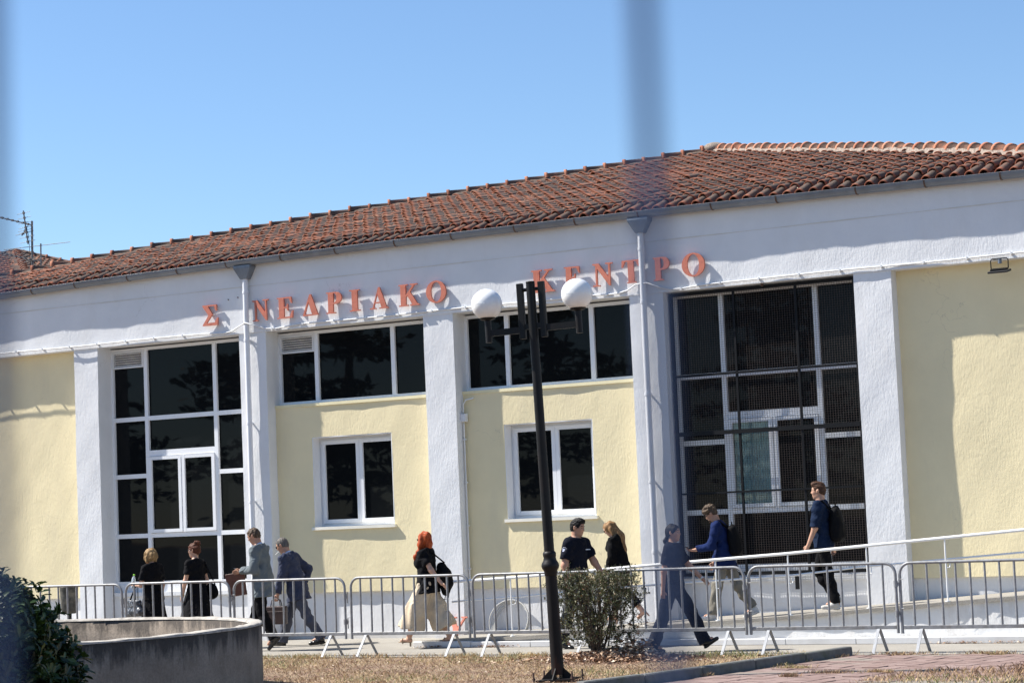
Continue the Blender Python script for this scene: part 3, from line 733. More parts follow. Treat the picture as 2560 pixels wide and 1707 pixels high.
for k, (_, p) in enumerate(cand):
    loc = p-KA+Vector((0, 0, .012+random.gauss(0, .0025))); rot = (random.gauss(0, .006), random.gauss(0, .006), rz_)
    if k < 298:
        o = link('paver', pme[k % 4], PAV, loc); o.rotation_euler = rot; o.scale = (1, -1, 1)
    else:
        M = Matrix.Translation(loc) @ Matrix.Rotation(rz_, 4, 'Z') @ Matrix.Diagonal((1, -1, 1, 1)); rest.box((.004, .004, -.03), (PW-.006, PL-.004, 0), M)
if rest.v: tag(rest.build('pavers', M_PAV, PAV), kind='stuff')
print('pavers', len(cand))

# ------------------------------------------------------------------ dry grass and litter
def on_lawn(x, y):
    if y > -3.72: return False
    a = Vector((x, y, 0))-KA
    if a.dot(kn) > -.09 and a.dot(kd) > -.15: return False
    if a.dot(kd) <= -.15 and x > 8.6: return False
    if (x-.58)**2+(y+10.65)**2 < 3.42**2: return False
    return True
M_GRASS, t_, b_ = nmat('dry_grass'); gi = N(t_, 'ShaderNodeAttribute', attribute_name='tint')
t_.links.new(ramp(t_, gi.outputs['Fac'], [(0, (.24, .14, .09)), (.3, (.42, .28, .16)), (.6, (.56, .42, .21)), (.86, (.66, .56, .34)), (.93, (.20, .24, .07)), (1, (.13, .19, .05))]), b_.inputs['Base Color']); b_.inputs['Roughness'].default_value = .85
def blades(name, n, sampler, h0, h1, w=.006, lean=.6, flat=0, tint=(0, 1)):
    V = []; F = []; T = []; k = 0; tries = 0
    while k < n and tries < n*8:
        tries += 1; s = sampler()
        if s is None: continue
        x, y, z, hs = s; h = random.uniform(h0, h1)*hs; a = random.uniform(0, 2*math.pi); ln = random.uniform(.1, lean)*h
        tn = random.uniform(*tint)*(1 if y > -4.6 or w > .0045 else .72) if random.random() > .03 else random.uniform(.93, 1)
        pt = math.sin(x*1.3+.9*math.sin(y*2.1))*math.sin(y*2.3+x*.6)
        tn = tn if tn > .92 else min(.9, max(0, tn+.26*pt))
        if w < .0045 and pt > .55 and random.random() < .22: tn = random.uniform(.93, 1)
        if name == 'dry_grass': hs *= 1+.5*pt; h *= 1+.5*pt
        i = len(V); ca, sa = math.cos(a), math.sin(a); ww = w*random.uniform(.6, 1.4); b2 = random.uniform(0, 6.28)
        if random.random() < flat: h *= .25; ln = h*3.5
        V += [(x-sa*ww, y+ca*ww, z), (x+sa*ww, y-ca*ww, z), (x+ca*ln*.4, y+sa*ln*.4, z+h*.6), (x+ca*ln, y+sa*ln, z+h)]
        F += [(0+i, 1+i, 2+i), (2+i, 1+i, 3+i)]; T += [tn]*4; k += 1
    me = bpy.data.meshes.new(name); me.from_pydata(V, [], F); a_ = me.attributes.new('tint', 'FLOAT', 'POINT'); a_.data.foreach_set('value', T); me.materials.append(M_GRASS); return me
def samp():
    y = random.uniform(-9.2, -3.72); x = random.uniform(-1.6, 8.3)
    return (x, y, -.012, 1) if on_lawn(x, y) else None
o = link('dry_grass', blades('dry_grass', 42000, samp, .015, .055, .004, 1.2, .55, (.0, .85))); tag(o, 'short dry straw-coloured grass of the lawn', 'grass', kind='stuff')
def samp2():
    x = random.uniform(-2, 8.3); y = -3.74+random.gauss(0, .035)-.03
    return (x, y, -.01, 1) if random.random() < .35+.65*max(0, math.sin(x*2.3)+math.sin(x*5.1)) else None
o = link('edge_grass', blades('edge_grass', 2600, samp2, .03, .085, .004, .8, 0, (.4, .95))); tag(o, 'taller dry grass fringe along the edge of the path', 'grass', kind='stuff')
spots = [(9.05, -6.55, .28, .05), (9.55, -6.5, .14, .03), (8.35, -5.9, .2, .05), (8.75, -7.0, .10, .04), (7.95, -5.55, .16, .08), (8.05, -5.0, .10, .06), (8.22, -4.3, .12, .10), (7.72, -6.9, .10, .06), (9.9, -3.9, .3, .03), (8.9, -3.95, .35, .03)]
def samp3():
    if random.random() < .48:
        x = random.uniform(9.7, 11.4); y = random.uniform(-7.8, -4.95)
        if y > -5.2-(11.2-x)*1.15+.2*math.sin(x*7): return None
        return (x, y, 0, 1.1)
    cx, cy, rx, ry = random.choice(spots); return (cx+random.gauss(0, rx*.55), cy+random.gauss(0, ry*.9), 0, .8)
o = link('paving_weeds', blades('paving_weeds', 8500, samp3, .02, .075, .004, 1.0, .2, (.0, .78))); tag(o, 'tufts of dry weeds growing on the brick paving', 'weeds', kind='stuff')
# dead leaves, twigs under the shrub
M_LIT, t_, b_ = nmat('leaf_litter'); gi = N(t_, 'ShaderNodeAttribute', attribute_name='tint')
t_.links.new(ramp(t_, gi.outputs['Fac'], [(0, (.12, .07, .05)), (.4, (.30, .17, .105)), (.75, (.46, .31, .20)), (1, (.62, .52, .42))]), b_.inputs['Base Color']); b_.inputs['Roughness'].default_value = .9
V = []; F = []; T = []
def litter(x, y, z, s):
    a = random.uniform(0, 6.28); i = len(V); e1 = Vector((math.cos(a), math.sin(a), random.gauss(0, .3)))*s; e2 = Vector((-math.sin(a), math.cos(a), random.gauss(0, .5)))*s*random.uniform(.15, .55); p = Vector((x, y, z))
    V.extend([tuple(p-e1), tuple(p+e2), tuple(p+e1), tuple(p-e2+Vector((0, 0, s*.3)))]); F.extend([(i, i+1, i+2), (i, i+2, i+3)]); T.extend([random.random()]*4)
k = 0
while k < 7000:
    y = random.uniform(-9, -3.75); x = random.uniform(-1.5, 8.2)
    if on_lawn(x, y): litter(x, y, random.uniform(0, .012), random.uniform(.005, .017)); k += 1
for k in range(5200):
    a = random.uniform(0, 6.28); r = abs(random.gauss(0, .55)); x = 5.35+r*math.cos(a)*1.25; y = -4.35+r*math.sin(a)*.6
    if y < -3.75: litter(x, y, max(0, .13-r*.12)*random.random()+.005, random.uniform(.012, .04))
for k in range(420):
    x = 5.60+random.gauss(0, .13); y = -4.2+random.gauss(0, .10); litter(x, y, abs(random.gauss(.08, .12)), random.uniform(.02, .05))
for k in range(500):
    x = random.choice((1.3, 2.2, 2.3, 2.4, 9.1, 9.6, 8.9))+random.gauss(0, .16); litter(x, YR-.085-abs(random.gauss(0, .025)), random.uniform(.002, .03), random.uniform(.008, .022))
me = bpy.data.meshes.new('leaf_litter'); me.from_pydata(V, [], F); a_ = me.attributes.new('tint', 'FLOAT', 'POINT'); a_.data.foreach_set('value', T); me.materials.append(M_LIT)
tag(link('leaf_litter', me), 'brown dead leaves and twigs scattered over the lawn', 'leaf litter', kind='stuff')
# ================================================================== crowd barriers
BH, BL = 1.045, 1.86
def make_barrier():
    r = empty('crowd_barrier'); z0 = .30
    b = MB(); R = .13; pts = [(0, 0, z0-.07), (0, 0, BH-R)]
    for k in range(1, 7): a = math.pi/2*k/6; pts.append((R-R*math.cos(a), 0, BH-R+R*math.sin(a)))
    for k in range(0, 7): a = math.pi/2*k/6; pts.append((BL-R+R*math.sin(a), 0, BH-R+R*math.cos(a)))
    pts.append((BL, 0, z0-.07)); b.tube(pts, .018, 10); b.build('frame', M_GALV, r)
    b = MB(); b.box((.015, -.013, z0-.022), (BL-.015, .013, z0+.022)); bevel(b.build('bottom_rail', M_GALV, r), .004)
    q = MB(); q.tube([(0, 0, z0+.02), (0, 0, BH-.005)], .014, 8); me = q.mesh('bar', M_GALV)
    for k in range(10): link('bar', me, r, (.155+k*(BL-.31)/9, 0, 0))
    for x in (.235, BL-.235):
        f = MB()
        for s in (-1, 1):
            a = Vector((x-.0, .02*s, z0-.02)); e = Vector((x, .245*s, .006)); d_ = (e-a).normalized(); w = Vector((.018, 0, 0)); t = d_.cross(Vector((1, 0, 0)))*.005
            f.add([a-w-t, a+w-t, a+w+t, a-w+t, e-w-t, e+w-t, e+w+t, e-w+t], [(3, 2, 1, 0), (4, 5, 6, 7), (0, 1, 5, 4), (1, 2, 6, 5), (2, 3, 7, 6), (3, 0, 4, 7)])
        f.build('foot', pm('aluminium_foot', (.27, .28, .30), .6, 20, .25, metal=.1) if 'aluminium_foot' not in bpy.data.materials else bpy.data.materials['aluminium_foot'], r)
    for z in (.46, .80):
        h = MB(); h.tube([(BL, 0, z-.035), (BL, 0, z+.035)], .026, 8); h.box((BL+.01, -.01, z-.02), (BL+.045, .01, z+.02)); h.tube([(BL+.04, 0, z-.09), (BL+.04, 0, z+.055), (BL+.085, 0, z+.055)], .007, 6); h.build('hook', M_GALV, r)
    return r
BAR = make_barrier()
bl = [(-6.66, 'crowd barrier mostly hidden by the dark bush, farthest left'), (-4.76, 'crowd barrier beside the dark bush, first one left of the blonde woman'),
      (-2.83, 'crowd barrier in front of the two women in black, above the concrete planter'), (-.91, 'crowd barrier in front of the two men in suits'),
      (1.06, 'crowd barrier in front of the red-haired woman'), (3.00, 'crowd barrier behind the lamp post and the shrub'),
      (4.97, 'crowd barrier in front of the policewoman'), (6.88, 'crowd barrier in front of the young man with the backpack on the ramp'), (8.79, 'crowd barrier at the right edge, over the brick paving')]
for i, (x, lab) in enumerate(bl):
    o = BAR if i == 0 else copy_tree(BAR)
    o.location = (x, -3.62+random.uniform(-.03, .03), random.uniform(-.0, .006)); o.rotation_euler = (random.uniform(-.012, .012), 0, random.uniform(-.012, .012))
    tag(o, lab, 'barrier', 'crowd barriers along the path')

# ------------------------------------------------------------------ lamp post
LP = tag(empty('street_lamp', (6.205, -7.3, 0)), 'black iron lamp post with two white globes in front of the building', 'street lamp'); LP.rotation_euler = (0, rad(-1.75), rad(8))
M_IRON = pm('black_iron_paint', (.0065, .006, .0062), .5, 9, .35, 60, .0012, dirt=(.03, .014, .010), dirt_amt=.3, stretch=(1, 1, .5), spec=.25)
M_IRON2 = pm('rust_spotted_iron', (.010, .008, .0078), .6, 8, .4, 60, .0015, dirt=(.085, .030, .016), dirt_amt=.8, stretch=(1, 1, .3), spec=.2)
b = MB(); b.tube([(0, 0, .06), (0, 0, 1.12)], .066, 20, rr=[.070, .064]); b.build('base_shaft', M_IRON2, LP)
b = MB(); b.lathe([(.062, 1.11), (.070, 1.14), (.073, 1.17), (.092, 1.20), (.098, 1.225), (.092, 1.25), (.074, 1.28), (.066, 1.31), (.072, 1.335), (.073, 1.36), (.060, 1.38)], 24); b.build('collar', M_IRON, LP)
b = MB(); b.tube([(0, 0, 1.36), (0, 0, 2.8), (0, 0, 4.30)], .05, 20, rr=[.056, .052, .049]); b.lathe([(.049, 4.30), (.050, 4.315), (.046, 4.322)], 20); b.build('pole', M_IRON, LP)
b = MB(); b.add([(-.19, -.19, .0), (.19, -.19, 0), (.19, .19, 0), (-.19, .19, 0), (-.19, -.19, .018), (.19, -.19, .018), (.19, .19, .018), (-.19, .19, .018)], [(3, 2, 1, 0), (4, 5, 6, 7), (0, 1, 5, 4), (1, 2, 6, 5), (2, 3, 7, 6), (3, 0, 4, 7)])
for k in range(4):
    M = Matrix.Rotation(k*math.pi/2, 4, 'Z'); b.add([M @ Vector(p) for p in ((.05, -.006, .018), (.19, -.006, .018), (.07, -.006, .13), (.05, -.006, .13), (.05, .006, .018), (.19, .006, .018), (.07, .006, .13), (.05, .006, .13))], [(0, 1, 2, 3), (7, 6, 5, 4), (0, 4, 5, 1), (1, 5, 6, 2), (2, 6, 7, 3), (3, 7, 4, 0)])
b.build('base_plate', M_IRON, LP)
for sx in (-1, 1):
    for sy in (-1, 1):
        b = MB(); b.tube([(sx*.22, sy*.16, -.02), (sx*.22, sy*.16, .10)], .011, 8); b.tube([(sx*.22, sy*.16, .02), (sx*.22, sy*.16, .04)], .02, 6); b.build('anchor_bolt', M_RUST, LP)
M_GLOBE, t_, b_ = nmat('opal_globe'); b_.inputs['Base Color'].default_value = (.86, .855, .83, 1); b_.inputs['Roughness'].default_value = .28; b_.inputs['Subsurface Weight'].default_value = .35; b_.inputs['Subsurface Radius'].default_value = (.2, .2, .2); b_.inputs['Coat Weight'].default_value = .3
_v = coords(t_, 'Object'); t_.links.new(ramp(t_, noise(t_, _v, 6, 4), [(.3, (.82, .81, .785)), (.7, (.88, .875, .86))]), b_.inputs['Base Color'])
for s in (-1, 1):
    x0 = .125*s; xg = .53*s; dz = 0
    b = MB(); b.box((x0-.035, -.028, 3.70), (x0+.035, .028, 4.31)); bevel(b.build('bracket', M_IRON, LP), .004)
    b = MB(); b.tube([(0, 0, 4.235), (x0, 0, 4.235)], .02, 8); b.box((min(0, x0), -.02, 3.80), (max(0, x0), .02, 3.86)); b.build('spacer', M_IRON, LP)
    b = MB(); b.box((min(x0, xg)+.03, -.02, 3.765+dz), (max(x0, xg)-.03, .02, 3.835+dz)); b.build('arm', M_IRON, LP)
    b = MB(); b.tube([(xg, 0, 3.70), (xg, 0, 3.955)], .037, 14); b.lathe([(.04, 3.945), (.075, 3.955), (.088, 3.97), (.085, 3.985)], 18, Matrix.Translation((xg, 0, 0))); b.build('globe_holder', M_IRON, LP)
    b = MB(); prof = []
    for k in range(22):
        a = -math.pi/2+.52+(math.pi-.52)*k/21; prof.append((.172*math.cos(a)+1e-4, 4.124+.172*math.sin(a)))
    b.lathe(prof, 28, Matrix.Translation((xg, 0, 0))); gl = b.build('globe', M_GLOBE, LP); b = MB(); b.tube([(xg+.1725*math.cos(2*math.pi*q/32), .1725*math.sin(2*math.pi*q/32), 4.124) for q in range(33)], .0012, 4, caps=False); b.build('seam', M_PIPE, gl)

# ------------------------------------------------------------------ round concrete planter
PC = Vector((.58, -10.65, 0)); PR = 3.37; PHt = .75
PLT = tag(empty('planter', tuple(PC)), 'large round stained concrete planter in the left foreground', 'planter')
M_PLAN, t_, b_ = nmat('stained_concrete'); v_ = coords(t_, 'World'); vs_ = coords(t_, 'World', (1, 1, .22))
c1 = ramp(t_, noise(t_, v_, 3.5, 6, .62), [(.3, (.20, .16, .125)), (.7, (.31, .26, .21))])
sep = N(t_, 'ShaderNodeSeparateXYZ'); t_.links.new(v_, sep.inputs[0])
st = math_(t_, 'ADD', noise(t_, vs_, 5.0, 7, .72), math_(t_, 'MULTIPLY', math_(t_, 'SUBTRACT', sep.outputs[2], .50), .95))
c1 = mixc(t_, ramp(t_, st, [(.50, 0), (.66, .92)]), c1, (.055, .045, .038))
t_.links.new(mixc(t_, 1, c1, ramp(t_, noise(t_, v_, 45, 4, .7), [(.3, .66), (.7, 1.0)]), 'MULTIPLY'), b_.inputs['Base Color']); b_.inputs['Roughness'].default_value = .95; bump(t_, b_, noise(t_, v_, 35, 5, .65), .6, .012)
M_RIM = pm('pale_concrete_rim', (.38, .35, .31), .95, 16, .22, 60, .006, mode='World', dirt=(.12, .11, .10), dirt_amt=.7)
n = 120; b = MB(); vs = []; fs = []; T = .14
for k in range(n):
    a = 2*math.pi*k/n; c, s = math.cos(a), math.sin(a); e = random.gauss(0, .004)
    vs += [(PR*c, PR*s, -.02), (PR*c, PR*s, PHt-.02+e), ((PR-T)*c, (PR-T)*s, PHt-.02+e), ((PR-T)*c, (PR-T)*s, .30)]
for k in range(n):
    k2 = (k+1) % n
    for q in range(3): fs.append((k*4+q, k2*4+q, k2*4+q+1, k*4+q+1))
b.add(vs, fs, True); b.build('planter_wall', M_PLAN, PLT)
b = MB(); vs = []; fs = []
for k in range(n):
    a = 2*math.pi*k/n; c, s = math.cos(a), math.sin(a); e = random.gauss(0, .005); e2 = random.gauss(0, .005)
    vs += [((PR+.006)*c, (PR+.006)*s, PHt-.025), ((PR+.004)*c, (PR+.004)*s, PHt-.008+e), ((PR-.02)*c, (PR-.02)*s, PHt+e2), ((PR-T+.02)*c, (PR-T+.02)*s, PHt+e), ((PR-T-.006)*c, (PR-T-.006)*s, PHt-.025)]
for k in range(n):
    k2 = (k+1) % n
    for q in range(4): fs.append((k*5+q, k2*5+q, k2*5+q+1, k*5+q+1))
b.add(vs, fs, True); b.build('planter_rim', M_RIM, PLT)
b = MB(); b.lathe([(PR-T-.001, .33), (.01, .36)], 60); b.build('planter_soil', M_SOIL, PLT)

# ------------------------------------------------------------------ foliage
def leafmat(name, cols, rough=.45, trans=.25):
    m, t, b = nmat(name); gi = N(t, 'ShaderNodeAttribute', attribute_name='tint')
    c = ramp(t, gi.outputs['Fac'], cols); t.links.new(c, b.inputs['Base Color']); b.inputs['Roughness'].default_value = rough
    tr = N(t, 'ShaderNodeBsdfTranslucent'); t.links.new(c, tr.inputs[0]); mx = N(t, 'ShaderNodeMixShader'); mx.inputs[0].default_value = trans
    o = t.nodes['Material Output']; t.links.new(b.outputs[0], mx.inputs[1]); t.links.new(tr.outputs[0], mx.inputs[2]); t.links.new(mx.outputs[0], o.inputs[0]); return m
def leaf_verts(p, d_, up, L, w, curl=.15):
    d_ = d_.normalized(); s = d_.cross(up)
    s = s.normalized() if s.length > 1e-4 else d_.orthogonal().normalized(); u = s.cross(d_)
    return [p, p+d_*L*.55-s*w+u*L*.05, p+d_*L*.6+u*(-.04*L), p+d_*L*.55+s*w+u*L*.05, p+d_*L-u*L*curl, p+d_*L*.88-s*w*.75, p+d_*L*.88+s*w*.75]
LF = [(0, 2, 1), (0, 3, 2), (1, 2, 5), (2, 3, 6), (2, 4, 5), (2, 6, 4)]
M_BUSH = leafmat('glossy_leaf', [(0, (.008, .020, .006)), (.45, (.018, .042, .010)), (.8, (.045, .080, .016)), (1, (.13, .15, .028))], .38, .15)
def lmesh(name, V, F, T, mat):
    me = bpy.data.meshes.new(name); me.from_pydata([tuple(v) for v in V], [], F); a_ = me.attributes.new('tint', 'FLOAT', 'POINT'); a_.data.foreach_set('value', T); me.polygons.foreach_set('use_smooth', [True]*len(F)); me.materials.append(mat); return me
wv = dv*17.6+rv*(17.6*(-205-1280)/5333); BC = Vector((CAM.x+wv.x, CAM.y+wv.y, 0))
BU = tag(empty('bush', tuple(BC)), 'dark bush with glossy leaves at the left edge in front of the planter', 'bush')
V = []; F = []; T = []; near = []
cdir = (CAM-BC); cdir.z = 0; cdir.normalize()
lobes = [(Vector((random.gauss(0, .45), random.gauss(0, .45), random.uniform(.5, 1.0))), random.uniform(.38, .55)) for _ in range(15)]+[(r0*.75+Vector((0, 0, .62)), .52), (r0*.62+Vector((0, 0, 1.0)), .42), (r0*.25+Vector((0, 0, 1.16)), .40), (r0*.9+Vector((0, 0, .28)), .42), (r0*.35+cdir*.5+Vector((0, 0, .5)), .55), (r0*.72+cdir*.3+Vector((0, 0, .35)), .5), (r0*.95+Vector((0, 0, .45)), .36), (r0*.98+cdir*.2+Vector((0, 0, .15)), .36), (r0*.85+cdir*.1+Vector((0, 0, .8)), .34), (r0*.5+cdir*.2+Vector((0, 0, 1.1)), .36), (r0*.45+cdir*.4+Vector((0, 0, .9)), .45)]*2
for k in range(5600):
    c, r = random.choice(lobes); d_ = Vector((random.gauss(0, 1), random.gauss(0, 1), random.gauss(.25, 1))).normalized(); p = c+d_*r*random.uniform(.55, 1.04)
    if p.z < .05: continue
    tip = (d_+Vector((0, 0, .55))).normalized(); tn0 = random.random()
    for q in range(random.randint(4, 7)):
        a = random.uniform(0, 6.28); s = tip.orthogonal().normalized(); s2 = tip.cross(s); ld = (tip*random.uniform(.25, .8)+(s*math.cos(a)+s2*math.sin(a))*.8)
        L = random.uniform(.065, .115); vs = leaf_verts(p+Vector((random.gauss(0, .012), random.gauss(0, .012), random.gauss(0, .012))), ld, tip, L, L*.19, .12)
        tn = min(1, max(0, tn0*.7+random.uniform(0, .35)))
        vis = d_.dot(cdir)*.6+d_.dot(r0)*.6+d_.z*.5+p.z*.25
        near.append((vis, vs, tn))
near.sort(key=lambda q: -q[0])
for vis, vs, tn in near[:280]:
    o = link('leaf', lmesh('leaf', [v-vs[0] for v in vs], LF, [tn]*7, M_BUSH), BU, vs[0])
for vis, vs, tn in near[280:]:
    n0 = len(V); V += vs; F += [tuple(i+n0 for i in f) for f in LF]; T += [tn]*7
o = link('foliage', lmesh('foliage', V, F, T, M_BUSH), BU); o['kind'] = 'stuff'
M_BARK = pm('bark', (.10, .075, .055), .95, 20, .3, 50, .006)
for k in range(9):
    a = k*.7; b = MB(); p = [Vector((.12*math.cos(a), .12*math.sin(a), 0)), Vector((.3*math.cos(a), .3*math.sin(a), .45)), Vector((.6*math.cos(a), .6*math.sin(a), .9+.2*(k % 3)))]
    b.tube(p, .03, 7, rr=[.035, .024, .01]); b.build('stem', M_BARK, BU)

M_SHR = leafmat('shrub_leaf', [(0, (.018, .026, .010)), (.4, (.048, .062, .024)), (.7, (.085, .095, .040)), (.88, (.15, .13, .05)), (1, (.22, .105, .05))], .5, .2)
SH = tag(empty('shrub', (5.15, -4.3, 0)), 'small-leaved green shrub in front of the barriers beside the lamp post', 'shrub')
stems = []
for k in range(26):
    a = random.uniform(0, 6.28); rr_ = random.uniform(.1, .5); top = Vector((rr_*math.cos(a)*1.0, rr_*math.sin(a)*.8, random.uniform(.7, 1.02))); base = Vector((random.gauss(0, .05), random.gauss(0, .04), 0)); mid = base.lerp(top, .5)+Vector((0, 0, .08))
    stems.append((base, mid, top)); b = MB(); b.tube([base, mid, top], .008, 5, rr=[.011, .008, .003]); b.build('stem', M_BARK, SH)
V = []; F = []; T = []
def shr_leaf(p, d_, L, tn):
    vs = leaf_verts(p, d_, Vector((random.gauss(0, .4), random.gauss(0, .4), 1)).normalized(), L, L*.21, .1); n0 = len(V); V.extend(vs); F.extend([tuple(i+n0 for i in f) for f in LF]); T.extend([tn]*7)
tw = MB()
for k in range(1250):
    x = random.uniform(-.47, .47); y = random.gauss(0, .22); z = random.uniform(.16, 1.0)
    wlim = .50*min(1, .62+(z)*.55)
    if abs(x) > wlim or abs(y) > .42 or (abs(x)/.52)**3+(abs(y)/.45)**2+((z-.55)/.55)**6 > 1.15: continue
    if z < .62 and random.random() < .36: continue
    p = Vector((x, y, z)); d_ = Vector((x*.9+random.gauss(0, .3), y+random.gauss(0, .3), .55+random.gauss(0, .3))).normalized(); L = random.uniform(.10, .2); tn0 = random.random()
    tw.tube([p, p+d_*L], .0022, 3, caps=False)
    for q in range(random.randint(9, 15)):
        s = random.uniform(.1, 1); pp = p+d_*L*s; a = random.uniform(0, 6.28); o1 = d_.orthogonal().normalized(); o2 = d_.cross(o1)
        shr_leaf(pp, d_*.55+(o1*math.cos(a)+o2*math.sin(a)), random.uniform(.022, .046), min(1, max(0, tn0*.55+random.uniform(0, .42)+(.25 if random.random() < .05 else 0)+.12*(z-.5))))
o = link('foliage', lmesh('foliage', V, F, T, M_SHR), SH); o['kind'] = 'stuff'
o = tw.build('twigs', M_BARK, SH); o['kind'] = 'stuff'
print('shrub leaves', len(F)//6)

# coil of white cable leaning on the plinth
CO = MB()
for k in range(5):
    R = .33-.012*k; pts = []; c = Vector((1.36+.012*k, .10+.012*k, .14))
    for q in range(41): a = 2*math.pi*q/40; pts.append(c+Vector((R*math.cos(a)*(1+.02*math.sin(3*a+k)), .09*math.sin(a)+.01*math.sin(2*a+k), R*math.sin(a)*.98+.09)))
    CO.tube(pts, .009, 6, caps=False)
o = CO.build('cable_coil', M_CABLEG); tag(o, 'coil of pale cable leaning on the plinth behind the ramp barrier', 'cable coil')
# litter bin half hidden by the bush
BN = tag(empty('litter_bin', (-5.75, -1.5, 0)), 'dark litter bin on a post, half hidden behind the bush', 'litter bin')
b = MB(); b.lathe([(.10, .55), (.13, .62), (.14, .80), (.145, .96), (.15, .97), (.13, .975)], 18); b.build('basket', pm('mottled_bin', (.06, .058, .05), .7, 18, .5, 60, .004, dirt=(.25, .22, .16), dirt_amt=.6), BN)
b = MB(); b.tube([(0, .0, 0), (0, 0, .6)], .035, 10); b.tube([(0, 0, 0), (0, 0, .015)], .11, 14); b.build('post', M_BLACK, BN)

# ------------------------------------------------------------------ railing the picture is taken through
FE = empty('railing', tuple(CAM-Vector((0, 0, 1.72))+Vector((dv.x, dv.y, 0)).normalized()*.43)); FE.rotation_euler = (0, 0, YAW)
tag(FE, 'thin vertical railing bars right before the lens, blurred to soft bands', 'railing')
M_FEN = pm('blue_grey_railing', (.028, .050, .125), .5, 12, .1)
xb = .0295
q = MB(); q.tube([(0, 0, .10), (0, 0, 2.35)], .0021, 8); me = q.mesh('bar', M_FEN)
for k in range(-14, 15):
    if k == -1: continue
    link('bar', me, FE, (xb+k*.1305, 0, 0))
link('bar', me, FE, (xb-.1338, 0, 0))
for z in (.10, 2.35): b = MB(); b.box((-1.9, -.015, z-.02), (1.9, .015, z+.02)); b.build('rail', M_FEN, FE)

# ------------------------------------------------------------------ trees across the road: some mirrored in the windows, others added to block low sky
M_CON = leafmat('conifer_needles', [(0, (.008, .016, .008)), (.6, (.022, .036, .016)), (1, (.045, .06, .025))], .6, .1)
def make_tree(hh, seed):
    random.seed(seed); r = empty('conifer_tree'); b = MB(); b.tube([(0, 0, 0), (.1, 0, hh*.5), (0, .05, hh*.96)], .2, 8, rr=[.28, .17, .03]); b.build('trunk', M_BARK, r)
    V = []; F = []; T = []
    lim = MB()
    for k in range(60):
        z = hh*random.uniform(.16, .97); R = (hh-z)*.34+.4; a = random.uniform(0, 6.28); tip = Vector((R*math.cos(a), R*math.sin(a), z-.12*R)); lim.tube([(0, 0, z), tip], .03, 4, rr=[.05, .012])
        for q in range(42):
            s = random.uniform(.2, 1.05); p = Vector((0, 0, z)).lerp(tip, s)+Vector((random.gauss(0, .24), random.gauss(0, .24), random.gauss(0, .10))); e1 = Vector((random.gauss(0, 1), random.gauss(0, 1), random.gauss(-.2, .4))).normalized()*random.uniform(.12, .3); e2 = e1.cross(Vector((random.gauss(0, 1), random.gauss(0, 1), random.gauss(0, 1)))).normalized()*.09
            n0 = len(V); V += [p-e1, p+e2, p+e1, p-e2]; F += [(n0, n0+1, n0+2, n0+3)]; T += [random.random()]*4
    o = link('crown', lmesh('crown', V, F, T, M_CON), r); o['kind'] = 'stuff'; lim.build('limbs', M_BARK, r); return r
trees = [make_tree(11.5, 3), make_tree(9.5, 5)]
pos = [(-11.4, -40, 0, 1.05), (-3.5, -46, 1, .8), (-20.5, -41, 0, 1.2), (-26.5, -37, 1, 1.3), (-33, -40, 0, 1.3), (-39.5, -37, 1, 1.3), (9, -50, 1, 1.1), (17, -47, 0, 1.1), (25, -50, 1, 1.3), (33, -46, 0, 1.2), (-47, -36, 0, 1.3), (-55, -30, 1, 1.3)]  # trees at positive x are added out of view to cut sky fill
for i, (x, y, k, sc) in enumerate(pos):
    o = trees[k] if i in (0, 1) else copy_tree(trees[k])
    o.location = (x, y, 0); o.rotation_euler = (0, 0, i*1.3); o.scale = (sc, sc, sc)
    tag(o, 'unseen conifer in the row across the road, part mirrored in the windows, part added to block low sky', 'tree', 'conifers mirrored in the windows')
random.seed(11)
hedge_x = None
